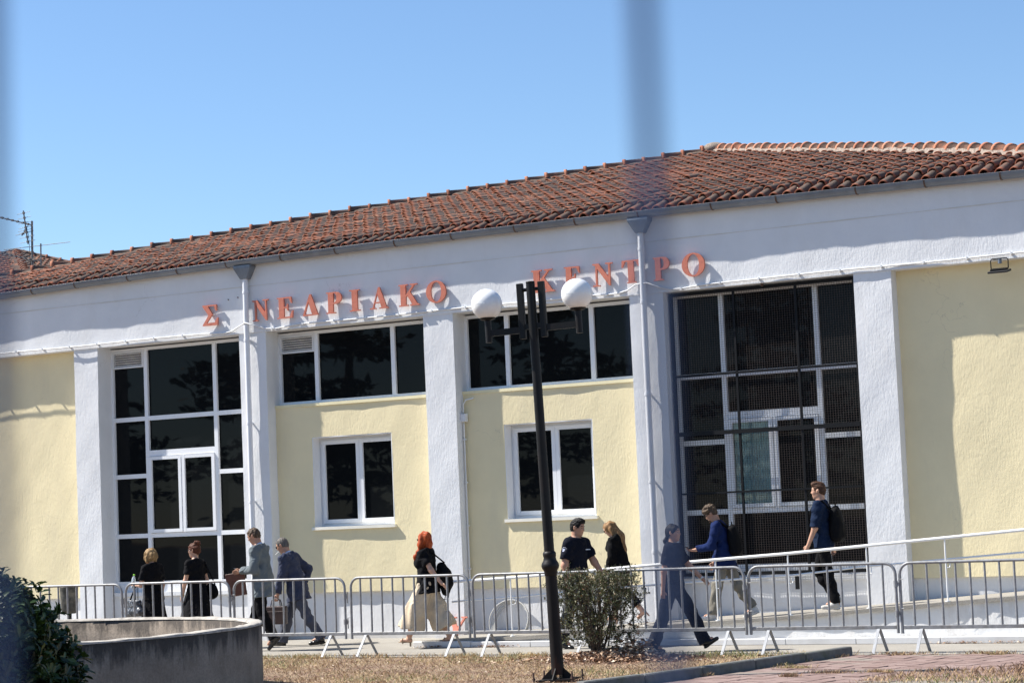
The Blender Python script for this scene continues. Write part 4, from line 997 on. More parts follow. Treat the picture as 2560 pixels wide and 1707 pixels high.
# ================================================================== people (signed-distance bodies, one continuous surface each)
class SDF:
    def __init__(s): s.p = []; s.cuts = []; s.folds = []
    def cap(s, a, b, ra, rb, k=.03, n=None, q=1.0, flat=False):
        s.p.append(('c', np.array(a, float), np.array(b, float), ra, rb, k, None if n is None else np.array(n, float), q, flat)); return s
    def ell(s, c, r, k=.02, R=None, sub=False):
        s.p.append(('s' if sub else 'e', np.array(c, float), np.array(r, float), k, np.eye(3) if R is None else np.array(R, float))); return s
    def cut(s, pt, n): s.cuts.append((np.array(pt, float), np.array(n, float)/np.linalg.norm(n))); return s
    def fold(s, amp, f, ph=0.0): s.folds.append((amp, np.array(f, float), ph)); return s
    def bbox(s, p):
        if p[0] == 'c':
            r = max(p[3], p[4])+p[5]*.5+.01; return np.minimum(p[1], p[2])-r, np.maximum(p[1], p[2])+r
        r = p[2].max()+p[3]*.5+.01; return p[1]-r, p[1]+r
    def mesh(s, name, mat, h=.009):
        bb = [s.bbox(p) for p in s.p if p[0] != 's']; lo = np.min([b[0] for b in bb], 0)-2*h; hi = np.max([b[1] for b in bb], 0)+2*h
        n = np.ceil((hi-lo)/h).astype(int)+1; F = np.full(n, .5, np.float32)
        ax = [lo[i]+h*np.arange(n[i]) for i in range(3)]
        for p in s.p:
            b0, b1 = s.bbox(p); i0 = np.maximum(0, ((b0-lo)/h).astype(int)-1); i1 = np.minimum(n, ((b1-lo)/h).astype(int)+3)
            if (i1 <= i0).any(): continue
            X = ax[0][i0[0]:i1[0]][:, None, None]; Y = ax[1][i0[1]:i1[1]][None, :, None]; Z = ax[2][i0[2]:i1[2]][None, None, :]
            sl = tuple(slice(i0[i], i1[i]) for i in range(3)); G = F[sl]
            if p[0] == 'c':
                _, a, b, ra, rb, k, nn, q, flat = p; d = b-a; L2 = d@d+1e-12
                px, py, pz = X-a[0], Y-a[1], Z-a[2]
                t0 = (px*d[0]+py*d[1]+pz*d[2])/L2; t = np.clip(t0, 0, 1)
                qx, qy, qz = px-t*d[0], py-t*d[1], pz-t*d[2]; r2 = qx*qx+qy*qy+qz*qz
                if nn is not None:
                    w = qx*nn[0]+qy*nn[1]+qz*nn[2]; r2 = r2+w*w*(1/q**2-1)
                D = np.sqrt(r2)-(ra+(rb-ra)*t)
                if nn is not None: D = D*(.5+.5*q)
                if flat: D = np.maximum(D, (t0-1)*math.sqrt(L2))
            else:
                _, c, r, k, R = p; P = np.stack(np.broadcast_arrays(X-c[0], Y-c[1], Z-c[2]), -1)@R
                k0 = np.linalg.norm(P/r, axis=-1); k1 = np.linalg.norm(P/r**2, axis=-1)+1e-9; D = k0*(k0-1)/k1
            if p[0] == 's':
                hh = np.clip(.5-.5*(G+D)/k, 0, 1); F[sl] = G*(1-hh)+(-D)*hh+k*hh*(1-hh)
            else:
                hh = np.clip(.5+.5*(G-D)/k, 0, 1); F[sl] = G*(1-hh)+D*hh-k*hh*(1-hh)
        for pt, nn in s.cuts:
            F = np.maximum(F, (ax[0][:, None, None]-pt[0])*nn[0]+(ax[1][None, :, None]-pt[1])*nn[1]+(ax[2][None, None, :]-pt[2])*nn[2])
        for amp, f, ph in s.folds:
            F = F+amp*np.sin(ax[0][:, None, None]*f[0]+ax[1][None, :, None]*f[1]+ax[2][None, None, :]*f[2]+ph+1.3*np.sin(ax[2][None, None, :]*f[1]*.37+ax[0][:, None, None]*f[2]*.3))
        return nets(F, lo, h, name, mat)
def nets(F, lo, h, name, mat):
    S_ = F < 0; c = [S_[i:F.shape[0]-1+i, j:F.shape[1]-1+j, k:F.shape[2]-1+k] for i in (0, 1) for j in (0, 1) for k in (0, 1)]
    cnt = sum(x.astype(np.int8) for x in c); m = (cnt > 0) & (cnt < 8); idx = np.full(m.shape, -1, np.int64); N_ = int(m.sum()); idx[m] = np.arange(N_)
    I = np.argwhere(m); acc = np.zeros((N_, 3)); num = np.zeros(N_)
    for axn in range(3):
        for u in (0, 1):
            for v in (0, 1):
                o0 = [0, 0, 0]; o = [q for q in range(3) if q != axn]; o0[o[0]] = u; o0[o[1]] = v; o1 = list(o0); o1[axn] = 1
                a = F[I[:, 0]+o0[0], I[:, 1]+o0[1], I[:, 2]+o0[2]]; b = F[I[:, 0]+o1[0], I[:, 1]+o1[1], I[:, 2]+o1[2]]
                x = (a < 0) != (b < 0); t = np.where(x, a/np.where(x, a-b, 1), 0)
                p = np.zeros((N_, 3)); p[:] = o0; p[:, axn] = t; acc += p*x[:, None]; num += x
    V = lo+h*(I+acc/num[:, None]); faces = []
    for axn in range(3):
        o = [q for q in range(3) if q != axn]; sh = list(F.shape); sh[axn] -= 1
        s0 = [slice(None)]*3; s1 = [slice(None)]*3; s0[axn] = slice(0, -1); s1[axn] = slice(1, None)
        A = S_[tuple(s0)]; B = S_[tuple(s1)]; X = A != B
        X = X.copy(); sl = [slice(None)]*3
        for q in o: z = [slice(None)]*3; z[q] = 0; X[tuple(z)] = False; z[q] = -1; X[tuple(z)] = False
        E = np.argwhere(X); d0 = np.zeros(3, int); d1 = np.zeros(3, int); d0[o[0]] = 1; d1[o[1]] = 1
        g = lambda e: idx[e[:, 0], e[:, 1], e[:, 2]]
        Q = np.stack([g(E-d0-d1), g(E-d1), g(E), g(E-d0)], 1); fl = A[X] ^ (axn == 1); Q[~fl] = Q[~fl][:, ::-1]; faces.append(Q)
    Q = np.concatenate(faces); Q = Q[(Q >= 0).all(1)]
    me = bpy.data.meshes.new(name); me.vertices.add(len(V)); me.vertices.foreach_set('co', V.astype(np.float32).ravel())
    me.loops.add(len(Q)*4); me.loops.foreach_set('vertex_index', Q.astype(np.int32).ravel()); me.polygons.add(len(Q))
    me.polygons.foreach_set('loop_start', np.arange(0, len(Q)*4, 4, dtype=np.int32)); me.polygons.foreach_set('loop_total', np.full(len(Q), 4, np.int32))
    me.polygons.foreach_set('use_smooth', np.ones(len(Q), bool)); me.update(); me.validate(); me.materials.append(mat); return me

def nv(*a): return np.array(a, float)
def unit(v): return v/np.linalg.norm(v)
def skin(name, base):
    m, t, b = nmat(name); v = coords(t, 'Object'); c = ramp(t, noise(t, v, 14, 4), [(.3, mul(base, .9)), (.7, mul(base, 1.06))])
    t.links.new(c, b.inputs['Base Color']); b.inputs['Roughness'].default_value = .5; b.inputs['Subsurface Weight'].default_value = .12; b.inputs['Subsurface Radius'].default_value = (.012, .005, .003); b.inputs['Specular IOR Level'].default_value = .35; return m
def cloth(name, base, rough=.9, weave=220, var=.15):
    m, t, b = nmat(name); v = coords(t, 'Object'); c = ramp(t, noise(t, v, 7, 5), [(.25, mul(base, 1-var)), (.75, mul(base, 1+var))])
    t.links.new(c, b.inputs['Base Color']); b.inputs['Roughness'].default_value = rough; b.inputs['Specular IOR Level'].default_value = .12
    wv_ = N(t, 'ShaderNodeTexWave'); wv_.wave_type = 'BANDS'; wv_.bands_direction = 'DIAGONAL'; wv_.inputs['Scale'].default_value = 5.5; wv_.inputs['Distortion'].default_value = 9; wv_.inputs['Detail'].default_value = 2; wv_.inputs['Detail Scale'].default_value = 1.6; t.links.new(v, wv_.inputs['Vector'])
    msk = ramp(t, noise(t, v, 6, 3), [(.42, 0), (.62, 1)])
    h_ = math_(t, 'ADD', math_(t, 'MULTIPLY', math_(t, 'MULTIPLY', wv_.outputs['Fac'], msk), .010), math_(t, 'ADD', math_(t, 'MULTIPLY', noise(t, v, 16, 3), .007), math_(t, 'MULTIPLY', noise(t, v, weave, 2), .0008)))
    bump(t, b, h_, .8, 1.0); return m
def hairm(name, base, hi):
    m, t, b = nmat(name); v = coords(t, 'Object', (40, 40, 5)); c = ramp(t, noise(t, v, 2.2, 5, .6), [(.3, base), (.72, hi)])
    t.links.new(c, b.inputs['Base Color']); b.inputs['Roughness'].default_value = .6; b.inputs['Specular IOR Level'].default_value = .2; bump(t, b, noise(t, v, 3.0, 4), .8, .006); return m
M_SKIN = {'fair': skin('skin_fair', (.56, .33, .23)), 'tan': skin('skin_tan', (.46, .25, .165)), 'mid': skin('skin_mid', (.50, .285, .195))}
M_DARKEYE = pm('eye_dark', (.02, .013, .01), .15); M_LENS = pm('dark_lens', (.006, .006, .007), .08); M_LIP = pm('lip_skin', (.42, .16, .13), .45)
M_SHOEB = pm('black_leather', (.012, .011, .011), .22, 20, .2); M_SOLE = pm('shoe_sole', (.03, .026, .022), .8)

class Person:
    def __init__(s, x, y, z, heading, H, **k):
        s.root = empty('person', (x, y, z), heading); s.H = H; s.u = H/1.75; g = k.get
        u = s.u; fem = g('fem', False); s.fem = fem
        lean = rad(g('lean', 3)); s.lean = lean
        up = nv(math.sin(lean), 0, math.cos(lean)); fw = nv(math.cos(lean), 0, -math.sin(lean)); s.up = up; s.fw = fw
        legU, legL = .245*H, .24*H; s.legU = legU
        hw = (.052 if fem else .050)*H; sw = (.090 if fem else .104)*H
        J = {}; J['pel'] = nv(0, 0, 0)
        tw = rad(g('twist', 0))
        for sd, sg in (('L', 1), ('R', -1)):
            th, kn = g('leg'+sd, (0, 0))[:2]; ft = g('leg'+sd, (0, 0, 0))[2] if len(g('leg'+sd, (0, 0))) > 2 else 0
            hip = nv(0, sg*hw, 0); t = rad(th); d = nv(math.sin(t), 0, -math.cos(t)); kp = hip+d*legU
            t2 = rad(th-kn); d2 = nv(math.sin(t2), 0, -math.cos(t2)); an = kp+d2*legL
            t3 = rad(ft); J['hip'+sd], J['kn'+sd], J['an'+sd], J['shd'+sd] = hip, kp, an, d2; J['ft'+sd] = nv(math.cos(t3), sg*.10, math.sin(t3))
        J['waist'] = J['pel']+up*.085*H; J['chest'] = J['pel']+up*.215*H; J['neck'] = J['pel']+up*.312*H
        hunch = g('hunch', 0)*H; J['neck'] = J['neck']+fw*hunch; J['chest'] = J['chest']+fw*hunch*.4
        shc = J['pel']+up*.279*H+fw*hunch*.6
        lat = nv(-math.sin(tw), math.cos(tw), 0); s.lat = lat
        ua, fa = .172*H, .145*H
        for sd, sg in (('L', 1), ('R', -1)):
            a = g('arm'+sd, (0, 8, 10, 0)); shp = shc+lat*sg*sw; J['sh'+sd] = shp
            f, ab, el, inn = [rad(q) for q in a[:4]]
            d = nv(math.sin(f)*math.cos(ab), 0, -math.cos(f)*math.cos(ab))+lat*sg*math.sin(ab); d = unit(d); e = shp+d*ua
            t = f+el; d2 = nv(math.sin(t)*math.cos(inn), 0, -math.cos(t)*math.cos(inn))-lat*sg*math.sin(inn); d2 = unit(d2); J['el'+sd] = e; J['wr'+sd] = e+d2*fa; J['fd'+sd] = d2
        hp = rad(g('head', 0)); hy = rad(g('hyaw', 0)); hh = (.131 if not fem else .132)*H; s.hh = hh
        hf = nv(math.cos(hp)*math.cos(hy), math.cos(hp)*math.sin(hy), -math.sin(hp)); hl = nv(-math.sin(hy), math.cos(hy), 0); hu = np.cross(hf, hl); s.hf, s.hl, s.hu = hf, hl, hu
        J['head'] = J['neck']+unit(up+fw*.26+fw*math.sin(hp)*.55)*.034*H+hu*hh*.42
        low = min(J['an'+sd][2]-.045*H-max(0, -math.sin(rad((g('leg'+sd, (0, 0, 0))+(0,))[2])))*.105*H for sd in 'LR')
        if fem and g('heel', 0): low -= g('heel')
        for q in J:
            if not q.startswith(('shd', 'ft', 'fd')): J[q] = J[q]-nv(0, 0, low)
        s.J = J; s.k = k; s.hs = 1.0 if not fem else .93; s.girth = g('girth', 1.0)
        s.sk = M_SKIN[g('skin', 'mid')]
    def hp(s, x, y, z): return s.J['head']+(s.hf*x+s.hl*y+s.hu*z)*s.hh          # point in head space
    def HR(s): return np.stack([s.hf, s.hl, s.hu], 1)
    def add(s, name, sdf, mat, h=.009, parent=None): return link(name, sdf.mesh(name, mat, h), parent or s.root)
    # torso and limb volumes shared by body and clothes; e = how far outside the skin
    def torso(s, S_, e=0, hem=None, bust=0, belly=0, k=.05):
        J = s.J; u = s.u*s.girth; q = .66
        S_.cap(J['pel']+s.up*.01, J['waist'], .150*u+e, .128*u+e, k, s.fw, .74); S_.cap(J['waist'], J['chest'], .132*u+e, .150*u+e, k, s.fw, q)
        S_.cap(J['chest'], J['chest']+s.up*.06*u, .148*u+e, .120*u+e, k, s.fw, .70)
        for sd in 'LR': S_.cap(J['sh'+sd]-s.up*.012, J['neck']-s.up*.035*u, .052*u+e, .062*u+e, k)
        if bust:
            for sg in (1, -1): S_.ell(J['chest']+s.fw*.075*u+s.lat*sg*.07*u-s.up*.01, (.065*u+e,)*3, .05)
        if belly: S_.ell(J['waist']+s.fw*.035*u+s.up*.01, (.12*u+belly+e, .125*u+e, .13*u+e), .06)
        return S_
    def arm(s, S_, sd, e=0, upto=2.0, k=.03, flat=True):
        J = s.J; u = s.u*(.86 if s.fem else 1.0)*min(1.15, s.girth); a, b, c = J['sh'+sd], J['el'+sd], J['wr'+sd]
        if upto >= 1:
            S_.cap(a, b, .052*u+e, .041*u+e, k); f = upto-1; S_.cap(b, b+(c-b)*f, .042*u+e, (.042+(.027-.042)*f)*u+e, k, flat=flat and f < .99 or e > 0)
        else: S_.cap(a, a+(b-a)*upto, .054*u+e, .046*u+e*1.25, k, flat=flat)
        return S_
    def leg(s, S_, sd, e=0, upto=2.0, flare=0, k=.03, flat=False):
        J = s.J; u = s.u*(.95 if s.fem else 1)*min(1.1, s.girth); a, b, c = J['hip'+sd], J['kn'+sd], J['an'+sd]
        S_.cap(a, b, .083*u+e, .056*u+e, k)
        f = upto-1; S_.cap(b, b+(c-b)*.35, .055*u+e, .057*u+e, k); S_.cap(b+(c-b)*.3, b+(c-b)*f, .057*u+e, (.037)*u+e+flare, k, flat=flat); return S_
    def hand(s, S_, sd):
        J = s.J; u = s.u*(.90 if s.fem else 1); W = J['wr'+sd]; f = J['fd'+sd]; hk = s.k.get('hand'+sd, {}); cu = hk.get('curl', .5)
        f = unit(f+np.array(hk.get('dir', (0, 0, 0)), float)); sg = 1 if sd == 'L' else -1
        n = hk.get('palm'); n = -s.lat*sg if n is None else np.array(n, float); n = unit(n-f*(n@f)); t = np.cross(f, n); t = unit(t)
        if hk.get('thumb') is not None:
            if t@np.array(hk['thumb'], float) < 0: t = -t
        elif t@nv(1, 0, .3) < 0: t = -t
        for o in (-.017, 0, .017): S_.cap(W+f*.005*u, W+f*.075*u+t*o*u, .019*u, .0145*u, .012)
        for i, L in enumerate((.070, .080, .075, .058)):
            b = W+f*.082*u+t*(.027-.018*i)*u; ca, sa = math.cos(cu*.9), math.sin(cu*.9); d1 = f*ca+n*sa; m_ = b+d1*L*.52*u
            ca, sa = math.cos(cu*2.1), math.sin(cu*2.1); d2 = f*ca+n*sa; S_.cap(b-f*.012*u, m_, .0098*u, .0088*u, .007); S_.cap(m_, m_+d2*L*.5*u, .0088*u, .0074*u, .006)
        b = W+f*.025*u+t*.018*u; m_ = b+(f*.6+t*.62+n*.35)*.042*u; S_.cap(b, m_, .013*u, .0105*u, .010); S_.cap(m_, m_+unit(f*.85+t*.15+n*.55)*.034*u, .0103*u, .008*u, .006)
        s.J['palm'+sd] = W+f*.07*u+n*.028*u; s.J['pn'+sd] = n; s.J['pt'+sd] = t; s.J['pf'+sd] = f
    def body(s):
        S_ = SDF(); J = s.J; u = s.u; h = s.hh; s.torso(S_, -.012)
        for sd in 'LR': s.arm(S_, sd, flat=False); s.hand(S_, sd); s.leg(S_, sd)
        for sd in 'LR':
            a = J['an'+sd]; f = J['ft'+sd]; S_.cap(a-nv(0, 0, .012), a+f*.11*u-nv(0, 0, .022)*1, .036*u, .026*u, .02); S_.cap(a-nv(0, 0, .01), a-f*.03*u-nv(0, 0, .018), .034*u, .03*u, .02)
        R = s.HR(); w = .94 if s.fem else 1
        S_.cap(J['neck']-s.up*.03*u, s.hp(-.10, 0, -.25), (.052 if s.fem else .066)*u, (.046 if s.fem else .060)*u, .03)
        S_.ell(s.hp(-.05, 0, .14), np.array((.41, .325*w, .36))*h, .02, R); S_.ell(s.hp(.09, 0, -.10), np.array((.27, .255*w, .36))*h, .03, R)
        S_.ell(s.hp(.10, 0, -.30), np.array((.215, .205*w, .15))*h, .03, R); S_.ell(s.hp(.255, 0, -.41), np.array((.075, .085, .07))*h, .02, R)
        S_.cap(s.hp(.335, 0, .07), s.hp(.405, 0, -.075), .030*h, .050*h, .010); S_.ell(s.hp(.385, 0, -.09), np.array((.055, .075, .045))*h, .008, R)
        for y in (.13, -.13):
            S_.cap(s.hp(.325, y*.5, .10), s.hp(.29, y*1.5, .10), .042*h, .04*h, .015); S_.ell(s.hp(.375, y*1.1, .035), np.array((.05, .07, .045))*h, .012, R, sub=True)
            S_.ell(s.hp(.24, y*1.15, -.09), np.array((.09, .08, .09))*h, .03, R)
        S_.cap(s.hp(.335, .05, -.215), s.hp(.335, -.05, -.215), .028*h, .028*h, .010); S_.cap(s.hp(.33, .045, -.27), s.hp(.33, -.045, -.27), .030*h, .030*h, .010)
        for y in (.32*w, -.32*w): S_.ell(s.hp(-.04, y, -.02), np.array((.085, .035, .125))*h, .010, R); S_.cap(s.hp(-.03, y*1.0, -.02), s.hp(-.07, y*1.14, .06), .03*h, .035*h, .01)
        o = s.add('body', S_, s.sk, .0072)
        for y in (.145, -.145):
            b = MB(); c = s.hp(.325, y, .035); b.ell(c, .030*h, .045*h, .025*h, 8, 6); b.build('eye', M_DARKEYE, s.root)
        b = MB(); b.tube([s.hp(.352, .06, -.24), s.hp(.366, 0, -.238), s.hp(.352, -.06, -.24)], .012*h, 6); b.build('lips', M_LIP, s.root)
        return o
    def brows(s, mat):
        for y in (.14, -.14):
            b = MB(); b.tube([s.hp(.365, y*.45, .115), s.hp(.355, y, .145), s.hp(.29, y*1.6, .12)], .018*s.hh, 6); b.build('eyebrow', mat, s.root)
    def short_hair(s, mat, e=.03, hl=.30, low=-.08, nape=-.38, rough=(.004, 70), top=.0, quiff=0, temple=.40):
        S_ = SDF(); R = s.HR(); h = s.hh; w = .94 if s.fem else 1
        S_.ell(s.hp(-.055, 0, .145), np.array((.415+e, .325*w+e, .365+e+top))*h, .02, R)
        S_.ell(s.hp(-.17, 0, -.06), np.array((.27+e, .275*w+e, .30))*h, .03, R)
        if quiff: S_.ell(s.hp(.20, 0, .44), np.array((.2, .24, .08+quiff))*h, .05, R)
        for i in range(3): S_.fold(rough[0], nv(*np.random.normal(0, rough[1], 3)), i)
        S_.ell(s.hp(.44, 0, hl-.41), np.array((.33, temple, .41))*h, .012, R, sub=True)
        for y in (.38*w, -.38*w): S_.ell(s.hp(-.02, y, -.07), np.array((.075, .08, .11))*h, .01, R, sub=True)
        d = nv(.50, 0, low-nape); n = nv(d[2], 0, -d[0]); n = s.hf*n[0]+s.hu*n[2]; S_.cut(s.hp(.08, 0, low), n)
        return s.add('hair', S_, mat, .0065)
    def shoes(s, mat, kind='shoe', sole=None):
        J = s.J; u = s.u*(.92 if s.fem else 1)
        for sd in 'LR':
            a = J['an'+sd]; f = unit(J['ft'+sd]); dn = unit(np.cross(np.cross(f, nv(0, 0, -1)), f)); S_ = SDF(); l = np.cross(dn, f)
            hl = a-f*.028*u+dn*.052*u; to = a+f*.165*u+dn*.060*u; md = a+f*.06*u+dn*.048*u
            S_.cap(hl+f*.012*u, md, .040*u, .042*u, .02); S_.cap(md, to, .041*u, .032*u, .02, dn, .80); S_.cap(a+dn*.015*u, md, .050*u, .046*u, .02); S_.ell(to, np.array((.038, .036, .022))*u, .02, np.stack([f, l, -dn], 1))
            S_.cap(a-dn*.035*u+f*.01*u, a+dn*.02*u+f*.012*u, .049*u, .051*u, .02)
            S_.cut(a+dn*.082*u, dn); o = s.add('shoe', S_, mat, .0075)
            S2 = SDF(); S2.cap(hl+dn*.028*u, md+dn*.032*u, .036*u, .034*u, .02, dn, .32); S2.cap(md+dn*.032*u, to+dn*.020*u, .040*u, .036*u, .02, dn, .32); S2.cap(hl+dn*.03*u+f*.0, hl+dn*.03*u+f*.03, .033*u, .033*u, .01, dn, .6); s.add('sole', S2, sole or M_SOLE, .0075, o)
    def glasses(s, dark=True):
        b = MB(); h = s.hh; mt = M_LENS
        for y in (.14, -.14):
            c = s.hp(.385, y, .035); R_ = Matrix([[*s.hf], [*s.hl], [*s.hu]]).transposed().to_4x4(); R_.translation = Vector(c)
            if dark: b.ell((0, 0, 0), .02*h, .125*h, .085*h, 12, 8, R_)
            else:
                pts = [Vector(c)+Vector(s.hl)*(.115*h*math.cos(q))+Vector(s.hu)*(.085*h*math.sin(q)) for q in [2*math.pi*i/14 for i in range(15)]]; b.tube(pts, .012*h, 5, caps=False)
            b.tube([s.hp(.375, y*1.75, .055), s.hp(.12, y*2.38, .05), s.hp(-.06, y*2.42, .03)], .014*h, 5)
        b.tube([s.hp(.40, .05, .05), s.hp(.41, 0, .06), s.hp(.40, -.05, .05)], .013*h, 5); return b.build('sunglasses' if dark else 'glasses', mt, s.root)
    def done(s, label): tag(s.root, label, 'person', 'people walking past the building'); return s
    def top(s, mat, name='shirt', e=.014, sleeve=.62, hem=.02, bust=0, belly=0, collar=False, amp=.0035, h=.009, ragged=0, hemfl=0):
        S_ = SDF(); J = s.J; s.torso(S_, e, bust=bust, belly=belly); u = s.u
        hz = J['pel']-s.up*hem; S_.cap(J['waist'], hz-s.up*.04, .140*u*s.girth+e, .158*u*s.girth+e+hemfl, .05, s.fw, .78)
        for sd in 'LR': s.arm(S_, sd, e*.9+.004, sleeve)
        if hem > .09:
            for sd in 'LR': S_.cap(J['hip'+sd], J['hip'+sd]+(J['kn'+sd]-J['hip'+sd])*.5, .090*u+e, .085*u+e, .05)
        if collar: S_.cap(J['neck']-s.up*.05*u, J['neck']+s.up*.022*u+s.fw*.012, .075*u, .064*u, .015, flat=True)
        S_.cut(hz-s.up*.01, -s.up)
        nk = J['neck']+s.up*(.03*u if collar else .002); S_.cut(nk, unit(s.up+s.fw*(.15 if collar else .35)))
        for i, f in enumerate(((35, 10, 22), (12, 38, -30), (-20, 25, 45))): S_.fold(amp, nv(*f)+np.random.normal(0, 6, 3), i*1.7+s.H*9)
        return s.add(name, S_, mat, h)
    def collar(s, mat):
        S_ = SDF(); J = s.J; u = s.u; S_.cap(J['neck']-s.up*.045*u-s.fw*.01, J['neck']+s.up*.028*u+s.fw*.012, .092*u, .071*u, .015, flat=True); S_.cut(J['neck']+s.up*.024*u, unit(s.up+s.fw*.5)); return s.add('shirt_collar', S_, mat, .0075)
    def trousers(s, mat, e=.012, flare=.018, upto=2.07, amp=.003, name='trousers'):
        S_ = SDF(); J = s.J; u = s.u*s.girth
        S_.cap(J['pel']+s.up*.06, J['pel']-nv(0, 0, .015), .128*u+e*.5, .138*u+e*.5, .05, s.fw, .74)
        for sd in 'LR': s.leg(S_, sd, e, upto, flare, .035, flat=True)
        for i, f in enumerate(((20, 12, 30), (30, -18, 38), (10, 30, -18))): S_.fold(amp, nv(*f)+np.random.normal(0, 5, 3), i*2.1+s.H*5)
        S_.cut(J['pel']+s.up*.085, s.up); return s.add(name, S_, mat)
    def skirt(s, mat, zb, r0=.16, r1=.30, q=.8, amp=.006, name='skirt', dx=0, top_=.075, waves=9):
        """draped tube of cloth from the waist down, pleats as geometry"""
        J = s.J; b = MB(); n = 56; m_ = 12; vs = []; fs = []; z1 = (J['pel']+s.up*top_); z0 = nv(J['pel'][0]+dx, J['pel'][1], zb)
        for j in range(m_+1):
            t = j/m_; c = z1*(1-t)+z0*t; c = c+nv(.03*math.sin(t*3), 0, 0)
            r = r0+(r1-r0)*t**.85
            for k in range(n):
                a = 2*math.pi*k/n; w = amp*t*(3.0*math.sin(waves*a+1.7*math.sin(2*a))+1.4*math.sin(waves*2*a+t*3)); rr = r+w
                vs.append(c+nv(rr*math.cos(a), rr*q*math.sin(a), .008*math.sin(5*a) if j == m_ else 0))
        for j in range(m_):
            for k in range(n): k2 = (k+1) % n; fs.append((j*n+k, (j+1)*n+k, (j+1)*n+k2, j*n+k2))
        b.add(vs, fs, True); b.add([vs[k] for k in range(n)], [tuple(range(n))]); o = b.build(name, mat, s.root); md = o.modifiers.new('solid', 'SOLIDIFY'); md.thickness = .006; return o
    def world(s, p):
        c, si = math.cos(s.root.rotation_euler.z), math.sin(s.root.rotation_euler.z); L = s.root.location
        return Vector((L.x+p[0]*c-p[1]*si, L.y+p[0]*si+p[1]*c, L.z+p[2]))
def carried(p, name, label, cat):
    """an Empty for a thing that someone carries: shares the bearer's axes, stays top-level"""
    return tag(empty(name, tuple(p.root.location), p.root.rotation_euler.z), label, cat)
# ================================================================== the ten people in the picture
PI = math.pi
BLK = cloth('black_cotton', (.0065, .0065, .008)); BLK2 = cloth('black_wool', (.005, .005, .0058)); NAVYP = cloth('navy_polo', (.008, .0095, .017)); NAVYT = cloth('dark_navy_twill', (.012, .015, .026))
GREYJ = cloth('grey_blazer_wool', (.135, .155, .165)); NAVYS = cloth('navy_suit_wool', (.045, .052, .085)); NAVYTR = cloth('slate_suit_trousers', (.075, .08, .105)); BEIGE = cloth('beige_linen', (.56, .46, .335)); KHAKI = cloth('taupe_chinos', (.20, .185, .155)); BLUE = cloth('royal_blue_shirt', (.009, .019, .074)); NAVYSH = cloth('navy_shirt', (.009, .018, .044)); SHW = cloth('pale_blue_shirt', (.50, .58, .74))
HB = hairm('hair_brown', (.035, .016, .009), (.095, .046, .026)); HR_ = hairm('hair_auburn', (.045, .013, .007), (.13, .042, .02)); HRED = hairm('hair_red', (.24, .032, .008), (.50, .10, .025)); HBL = hairm('hair_blonde', (.17, .095, .04), (.46, .31, .15)); HDB = hairm('hair_dark_blonde', (.13, .066, .028), (.36, .21, .095)); HGR = hairm('hair_grey', (.06, .052, .048), (.17, .155, .14)); HBK = hairm('hair_black', (.004, .0035, .0035), (.012, .010, .009)); HCU = hairm('hair_greying_brown', (.035, .021, .013), (.15, .105, .07))
LEATH = pm('brown_leather', (.10, .028, .014), .42, 14, .2, 60, .0015); LEATH2 = pm('dark_brown_leather', (.045, .022, .018), .38, 14, .2, 60, .0012); NYL = pm('black_nylon', (.005, .005, .006), .8, 18, .25, 120, .0012, spec=.12); NUDE = pm('nude_leather', (.42, .25, .17), .4); SANDAL = pm('taupe_suede', (.30, .22, .15), .7)

def heels(p, mat, hgt=.06, straps=True):
    J = p.J; u = p.u*.92
    for sd in 'LR':
        a = J['an'+sd]; f = unit(J['ft'+sd]); dn = unit(np.cross(np.cross(f, nv(0, 0, -1)), f)); S_ = SDF()
        S_.cap(a-f*.03*u+dn*.048*u, a+f*.07*u+dn*.052*u, .030*u, .034*u, .01, dn, .25); S_.cap(a+f*.07*u+dn*.052*u, a+f*.155*u+dn*.050*u, .036*u, .030*u, .01, dn, .25)
        S_.cap(a-f*.03*u+dn*.05*u, a-f*.032*u+dn*(.05*u+hgt), .018*u, .015*u, .006)
        for q in (0, 1): S_.cap(a+f*.10*u+dn*(.048-.035*q)*u, a+f*.11*u+dn*(.02)*u, .036*u, .034*u, .008, f, .28)
        if straps: S_.cap(a-f*.006, a+f*.012-dn*.004, .040*u, .038*u, .006, unit(f*.5-dn), .16)
        p.add('sandal', S_, mat, .007)
